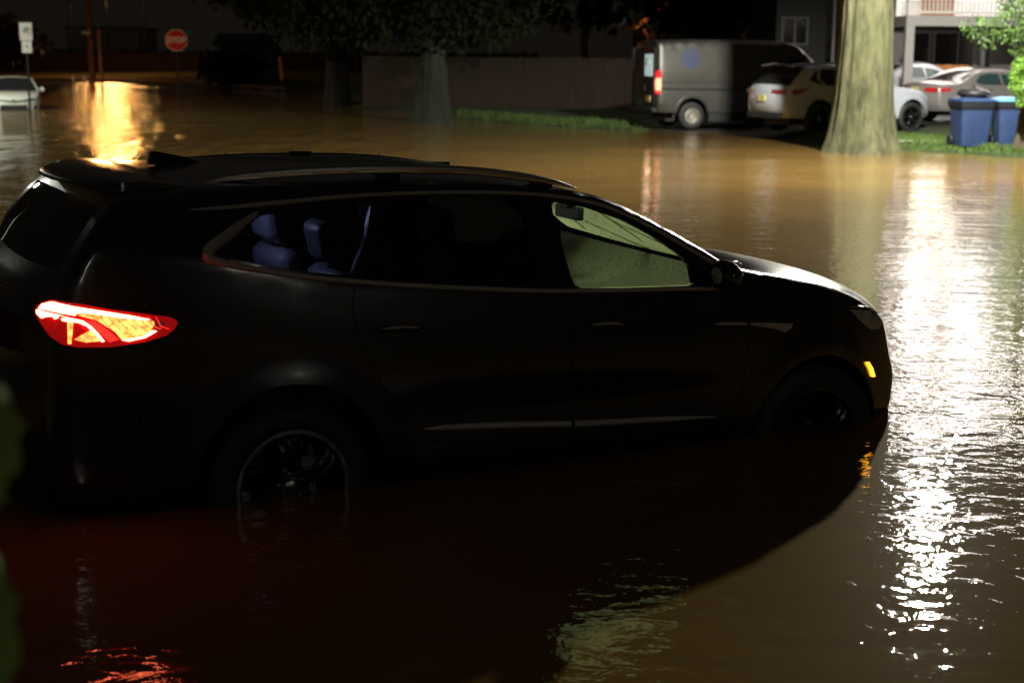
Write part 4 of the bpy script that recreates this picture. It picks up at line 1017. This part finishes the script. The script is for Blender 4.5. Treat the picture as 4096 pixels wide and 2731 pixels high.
def sedan(rear, th, label, paint, dz=0, name='sedan', group=VP, front=False, lowz=.36):
    r = place(name, label, 'car', rear, th, dz, group)
    Sx = Shell(SE, simpleY(.90, .98, SP, .55), r=.05, k=3, step=.14)
    wf = [[(1.12, 1.28), (1.45, 1.24), (1.75, 1.09), (1.93, .98), (1.12, .98)], [(.42, 1.25), (.75, 1.29), (1.05, 1.28), (1.05, .98), (.35, 1.0), (.18, 1.06)]]
    Sx.skin(r, paint, [(0, .36, .38), (2.72, .36, .38)], wf, [(11, 14, 2, 'windshield', 'window_dark'), (6, 8, 2, 'rear_window', 'window_dark')])
    for w_ in wf: Sx.patch(r, 'side_window', w_, 'glass_teal', off=-.015, sides=(-1, 1))
    finish_wheels(r, (0, 2.72), .90, .33, .22, 'rim_dark'); arch_liners(r, (0, 2.72), .90, .36, .385)
    for sd in (-1, 1):
        Sx.patch(r, 'tail_light', [(-.90, .92), (-.55, .93), (-.62, .84), (-.90, .80)], 'tail_mid', off=.01, sides=(sd,), thick=.02)
        b = MB(); b.add([(-.945, sd*.76, .80), (-1.05, sd*.36, .81), (-1.045, sd*.36, .92), (-.94, sd*.76, .92)], [(0, 1, 2, 3)]); b.build('tail_light', 'tail_mid', r, loc=(-.025, 0, 0))
        Sx.patch(r, 'headlight', [(2.98, .80), (3.3, .75), (3.44, .68), (3.42, .62), (3.2, .66)], 'lens_clear', off=.008, sides=(sd,))
    plate(r, -1.10, 0, .86); handles(Sx, r, ((.55, .88), (1.4, .87)), paint); mirrors(r, 1.95, .88, 1.0, paint)
    if front:     # the upper and lower openings of the nose and its badge
        b = MB()
        for t in range(-10, 10):
            y0, y1 = t*.075, (t+1)*.075
            f = lambda y: 3.665-.30*abs(y/.75)**2.3
            h = lambda y: .615+.10*abs(y/.75)**1.6
            b.add([(f(y0), y0, h(y0)-.035), (f(y1), y1, h(y1)-.035), (f(y1)-.02, y1, h(y1)+.03), (f(y0)-.02, y0, h(y0)+.03)], [(0, 1, 2, 3)])
        b.build('grille', 'trim_black', r)
        b = MB()
        b.add([(3.66, -.42, .50), (3.66, .42, .50), (3.64, .50, .24), (3.64, -.50, .24)], [(0, 1, 2, 3)])
        for sd in (-1, 1): b.add([(3.47, sd*.60, .47), (3.38, sd*.76, .50), (3.36, sd*.78, .36), (3.45, sd*.70, .34)], [(0, 1, 2, 3)])
        b.build('lower_grille', 'trim_black', r)
        b = MB(); b.lathe([(0, .02), (.045, .015), (.055, 0)], 16, axis='x', c=(3.67, 0, .63)); b.build('badge', 'chrome', r)
    return r
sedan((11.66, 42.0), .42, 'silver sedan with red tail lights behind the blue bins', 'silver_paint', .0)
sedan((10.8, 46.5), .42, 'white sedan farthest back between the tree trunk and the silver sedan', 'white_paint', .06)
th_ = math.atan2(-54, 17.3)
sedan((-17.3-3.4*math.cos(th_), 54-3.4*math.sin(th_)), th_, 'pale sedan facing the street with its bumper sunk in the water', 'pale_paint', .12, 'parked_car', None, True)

# grey panel van
VA = [(-.98, .45, -1.0, .45), (-1.0, .9, -1.03, .9), (-1.0, 1.3, -1.03, 1.3), (-.98, 2.0, -1.01, 2.0), (-.96, 2.36, -.98, 2.38), (-.88, 2.46, -.9, 2.50), (0, 2.50, 0, 2.56), (1.5, 2.50, 1.5, 2.56), (2.6, 2.48, 2.6, 2.54), (3.05, 2.38, 3.1, 2.42),
      (3.45, 2.0, 3.55, 2.0), (3.9, 1.47, 4.05, 1.45), (4.15, 1.32, 4.3, 1.32), (4.45, 1.12, 4.6, 1.14), (4.56, .85, 4.72, .86), (4.5, .42, 4.65, .42)]
VA = [tuple(c if k_ % 2 == 0 or c < 1.3 else 1.3+(c-1.3)*.86 for k_, c in enumerate(p)) for p in VA]
VPL = [(-1.0, .985), (-.9, 1), (3.4, 1), (4.0, .94), (4.4, .84), (4.75, .6)]
van = place('panel_van', 'dark grey panel van with one rear door open and a lit rear window', 'van', (4.55, 42.9), .26, .02)
VS = Shell(VA, simpleY(1.0, 1.3, VPL, .13), r=.07, k=3, step=.2, power=5)
vw = [[(2.75, 1.94), (3.15, 1.91), (3.55, 1.48), (3.6, 1.36), (2.75, 1.36)]]
VS.skin(van, 'van_grey', [(0, .40, .44), (3.75, .40, .44)], vw, [(9, 11, 2, 'windshield', 'window_dark')])
for w_ in vw: VS.patch(van, 'side_window', w_, 'window_dark', off=-.015, sides=(-1, 1))
finish_wheels(van, (0, 3.75), 1.0, .36, .20, 'rim_light', 'steel'); arch_liners(van, (0, 3.75), 1.0, .40, .445)
for sd in (-1, 1):
    for nm, z0, z1, mm in () if sd > 0 else (('tail_light', 1.36, 1.55, 'bar_dim'), ('tail_light', 1.02, 1.355, 'lens_warm'), ('tail_light', .93, 1.015, 'bar_dim')):
        b = MB(); b.box(-1.035, -.90, sd*.88-.075, sd*.88+.125 if sd > 0 else sd*.88+.075, z0, z1)
        if sd < 0: b = MB(); b.box(-1.035, -.90, -1.008, -.82, z0, z1)
        b.build(nm, mm, van, bevel=.02)
    VS.strip(van, 'body_moulding', [(-.9, 1.25), (.5, 1.27), (2.0, 1.28), (3.2, 1.27)], .014, 'van_grey', off=.004, sides=(sd,), squash=(.7, 1.6))
    VS.strip(van, 'body_moulding', [(-.9, 1.08), (.5, 1.06), (2.0, 1.06), (3.2, 1.06)], .018, 'trim_black', off=.002, sides=(sd,), squash=(.5, 2))
    b = MB(); q = [VS.P(.0+.50*math.cos(t), .40+.50*math.sin(t), sd, .005) for t in [PI*.06+k_*PI*.88/16 for k_ in range(17)]]; b.tube(q, .022, 8, squash=(.8, 1)); b.build('wheel_arch_lip', 'van_grey', van)
    VS.strip(van, 'panel_seam', [(1.02, .5), (1.02, 1.3), (1.02, 2.22)], .006, 'seam', off=.0, sides=(sd,))
    VS.strip(van, 'panel_seam', [(2.45, .5), (2.45, 1.3), (2.45, 2.22)], .006, 'seam', off=.0, sides=(sd,))
    b = MB(); b.lathe([(0, -.10), (.05, -.10), (.09, -.05), (.09, .10), (0, .12)], 12, axis='z', c=(3.45, sd*1.18, 1.55)); b.tube([(3.45, sd*.95, 1.5), (3.45, sd*1.15, 1.5)], .03, 6); b.build('door_mirror', 'trim_black', van)
b = MB(); q = [(.26*math.cos(2*PI*t/28), .27*math.sin(2*PI*t/28)) for t in range(28)]
b.prism(q, lambda a, c, h: VS.P(-.05+a, 1.86+c, -1, .004+h), .004); b.build('emblem', mat('emblem', (.03, .04, .10), .4), van)
# rear doors: right one shut with a lit window, left one swung open
def vdoor(loc, rz, wm):
    b = MB(); b.box(-.02, .02, -.88, 0, .62, 2.16); d = b.build('rear_door', 'van_dark', van, loc=loc, rot=(0, 0, rz), bevel=.02)
    b = MB(); b.box(-.032, -.021, -.74, -.14, 1.40, 1.98); b.build('door_window', wm, d, bevel=.02)
    b = MB(); b.box(-.04, -.02, -.16, -.10, 1.0, 1.18); b.build('handle', 'trim_black', d); return d
vdoor((-1.045, -.01, 0), 0, 'lit_pane'); vdoor((-1.05, .95, 0), -2.25+PI, 'glass_teal')
b = MB(); b.tube([(0, .12*math.cos(t), .12*math.sin(t)) for t in [-.9+k_*.34 for k_ in range(13)]], .022, 6); b.build('window_ring', 'lens_clear', van, loc=(-1.09, -.42, 1.74))
b = MB(); b.box(-1.14, -.98, -.95, .95, .44, .58); b.build('rear_bumper', 'trim_black', van, bevel=.03)
plate(van, -1.075, -.45, .80)
lamp('brake_glow', 'POINT', (-1.25, -1.0, 1.2), 3, (1, .5, .3), .08, van)

# ------------------------------------------------------------------ blue bins
def wheelie(x, y, rz, label, lidm):
    r = empty('wheeled_bin', (x, y, G(x, y)), (0, 0, rz)); tag(r, label, 'bin', 'blue wheeled bins on the verge')
    def ring(z, hw, hd, k_=6):
        out = []
        for cx_, cy_, a0 in ((hw, hd, 0), (-hw, hd, PI/2), (-hw, -hd, PI), (hw, -hd, 1.5*PI)):
            for j in range(k_+1):
                t = a0+PI/2*j/k_; out.append((cx_-math.copysign(.06, cx_)+.06*math.cos(t), cy_-math.copysign(.06, cy_)+.06*math.sin(t), z))
        return out
    b = MB(); prof = [(.02, .29, .30), (.10, .30, .31), (.5, .335, .345), (.86, .355, .37), (.865, .375, .39), (.94, .38, .395), (.96, .38, .395)]
    vs = []; n = 28
    for z, a, c in prof: vs += ring(z, a, c)
    b.add(vs, [(i*n+j, i*n+(j+1) % n, (i+1)*n+(j+1) % n, (i+1)*n+j) for i in range(len(prof)-1) for j in range(n)]+[tuple(range(n))])
    b.build('bin_body', 'bin_blue', r, ang=50)
    b = MB(); vs = []
    for z, a, c in ((.80, .362, .378), (.865, .385, .40), (.955, .392, .405), (.962, .37, .385)): vs += ring(z, a, c)
    b.add(vs, [(i*n+j, i*n+(j+1) % n, (i+1)*n+(j+1) % n, (i+1)*n+j) for i in range(3) for j in range(n)]); b.build('rim', 'bin_black', r, ang=50)
    b = MB(); vs = []; lp = [(.965, .40, .42), (.985, .40, .42), (1.02, .36, .38), (1.05, .22, .24)]
    for z, a, c in lp: vs += ring(z, a, c)
    b.add(vs, [(i*n+j, i*n+(j+1) % n, (i+1)*n+(j+1) % n, (i+1)*n+j) for i in range(3) for j in range(n)]+[tuple(range(n)), tuple(range(3*n, 4*n))])
    b.build('lid', lidm, r, ang=50)
    b = MB(); b.tube([(-.28, .44, .93), (.28, .44, .93)], .018, 8); b.build('handle', 'bin_black', r)
    for sd in (-1, 1):
        b = MB(); b.lathe([(0, -.03), (.11, -.03), (.125, -.015), (.125, .015), (.11, .03), (0, .03)], 18, axis='x', c=(sd*.34, .27, .12)); b.build('wheel', 'bin_black', r)
    return r
wheelie(9.86, 33.6, .12, 'left blue wheeled bin with a black bag on its lid', 'bin_blue')
wheelie(10.68, 33.45, -.05, 'right blue wheeled bin with a pale blue lid next to the thin trunk', 'bin_lid')
b = MB(); b.lathe([(0, 0), (.26, .0), (.34, .05), (.33, .11), (.22, .17), (.08, .20), (.03, .24), (0, .25)], 26, axis='z')
bg_ = b.build('rubbish_bag', 'bag_black', loc=(9.9, 33.6, G(9.86, 33.6)+1.05), ang=180); tag(bg_, 'shiny black rubbish bag lying on the left blue bin', 'bag')
for v_ in bg_.data.vertices:
    v_.co += Vector(v_.co).normalized()*.05*noise.noise(Vector(v_.co)*9)

# ------------------------------------------------------------------ leafy plant close to the camera, out of focus
np_ = empty('plant', (-.62, 1.5, 0)); tag(np_, 'blurred green leaves at the lower left edge close to the camera', 'plant')
M['leaf_near'] = mat('leaf_near', (.22, .42, .12), .45, var=.3, vscale=9)
def near_leaf(x, y, z, L_, w_, roll, pitch, yaw):
    b = MB(); vs = []; n = 10
    for i in range(n+1):
        f = i/n; ww = w_*math.sin(PI*min(1, f*.93+.05))**.8*(1+.16*math.sin(f*38))
        for u in (-1, -.5, 0, .5, 1): vs.append((u*ww, .02*abs(u)-.05*f*f, f*L_))
    b.add(vs, [(i*5+j, i*5+j+1, i*5+j+6, i*5+j+5) for i in range(n) for j in range(4)])
    b.build('leaf', 'leaf_near', np_, loc=(x+.62, y-1.5, z), rot=(pitch, roll, yaw))
for a in ((-.545, 1.50, 1.525, .175, .044, .10, .1, .6), (-.552, 1.50, 1.285, .235, .050, .06, -.1, .7), (-.64, 1.52, 1.42, .17, .045, -.3, .2, .5), (-.60, 1.47, 1.19, .17, .04, .15, .2, .4), (-.66, 1.5, 1.0, .2, .05, .2, .1, .6), (-.535, 1.53, 1.60, .09, .02, -.7, .1, .6)):
    near_leaf(*a)
b = MB(); b.tube([(0, 0, -.4), (.01, .02, .7), (.03, 0, 1.3), (.02, .01, 1.62)], [.014, .011, .008, .004], 8); b.build('stem', 'bark_dark', np_)
# ------------------------------------------------------------------ street lamps
def street_lamp(label, px, py, hx, hy, hz, col, power, es, head=.22, cone=168, bl=.45, tilt=(0, 0, 0), pm='steel'):
    r = empty('street_lamp', (px, py, G(px, py))); tag(r, label, 'street lamp')
    b = MB(); z0 = G(px, py); b.tube([(0, 0, -.3), (0, 0, hz+.3-z0)], [.11, .08], 14); b.build('pole', pm, r)
    d = Vector((hx-px, hy-py, 0)); b = MB(); b.tube([(0, 0, hz-.1-z0), (d.x*.3, d.y*.3, hz+.3-z0), (d.x*.93, d.y*.93, hz+.22-z0)], [.05, .04, .035], 8); b.build('arm', pm, r)
    b = MB(); b.lathe([(0, .24), (.12, .22), (.22, .12), (.25, .06), (.25, .03)], 20, axis='z', c=(d.x, d.y, hz-z0)); b.build('head', 'steel', r)
    b = MB(); b.lathe([(.24, .04), (.22, -.02), (.12, -.07), (0, -.08)], 20, axis='z', c=(d.x, d.y, hz-z0)); b.build('lamp_lens', emis('lamp_lens', col, es), r)
    lamp('street_light', 'SPOT', (d.x, d.y, hz-.2-z0), power, col, head, r, rot=tilt, spot=math.radians(cone), blend=bl)
    return r
street_lamp('tall steel street lamp with a white lamp on a long arm over the flooded street', 11.4, 28.0, 7.7, 27.5, 6.95, (1, .97, .84), LAMP_W, 300, .17, cone=174, bl=.2)
street_lamp('orange sodium street lamp just beyond the utility pole', -41, 122, -31.2, 120, 6.7, (1, .34, .07), 900, 700, .3, pm='bin_black')
fb = empty('glint_emitters', (-88, 340, 0)); tag(fb, 'wide bank of orange floodlights added out of view for the orange water reflection', 'emitters')  # unseen lamps added to widen the orange reflection on the water
for dx in (-8, 0, 8):
    b = MB(); b.tube([(dx, .6, 0), (dx, .6, 17)], .25, 8); b.build('mast', 'bin_black', fb)
b = MB(); b.box(-10, 10, .1, .3, 13.6, 17.4); b.build('frame', 'bin_black', fb)
for zz in (14.2, 15.5, 16.8):
    for k_ in range(3, 6):
        b = MB(); b.lathe([(0, -.12), (.35, -.08), (.5, 0), (.5, .1)], 14, c=(-8.8+2.2*k_, 0, zz)); b.build('emitter', M['sodium'], fb)
street_lamp('orange street lamp out to the left beside the utility pole', -30, 60, -25.5, 61, 7.2, (1, .40, .12), 2600, 200, .2)
street_lamp('white street lamp off to the left above the pale half sunk car', -27, 43, -23.5, 43.5, 7.6, (.97, 1, .86), 10000, 200, .2)
street_lamp('dim white lamp on the near side of the street behind the camera', 10.5, -3.4, 8.6, -2.6, 4.0, (1, .93, .82), 330, 8, .42, pm='bin_black')
gl = empty('leaf_fill_lamp', (-1.7, .1, 0)); tag(gl, 'unseen lamp added on the near side to brighten the leafy plant', 'lamp')  # added lamp out of view, brightens the near leaves
b = MB(); b.tube([(0, 0, -.4), (0, 0, 2.3)], .02, 8); b.build('post', 'bin_black', gl)
b = MB(); b.lathe([(0, .18), (.09, .12), (.10, .0), (.05, -.02)], 16, axis='z', c=(0, 0, 2.35)); b.build('shade', M['porch_lamp'], gl)
lamp('leaf_fill', 'POINT', (.15, 0, 2.36), 10, (1, .95, .8), .06, gl)
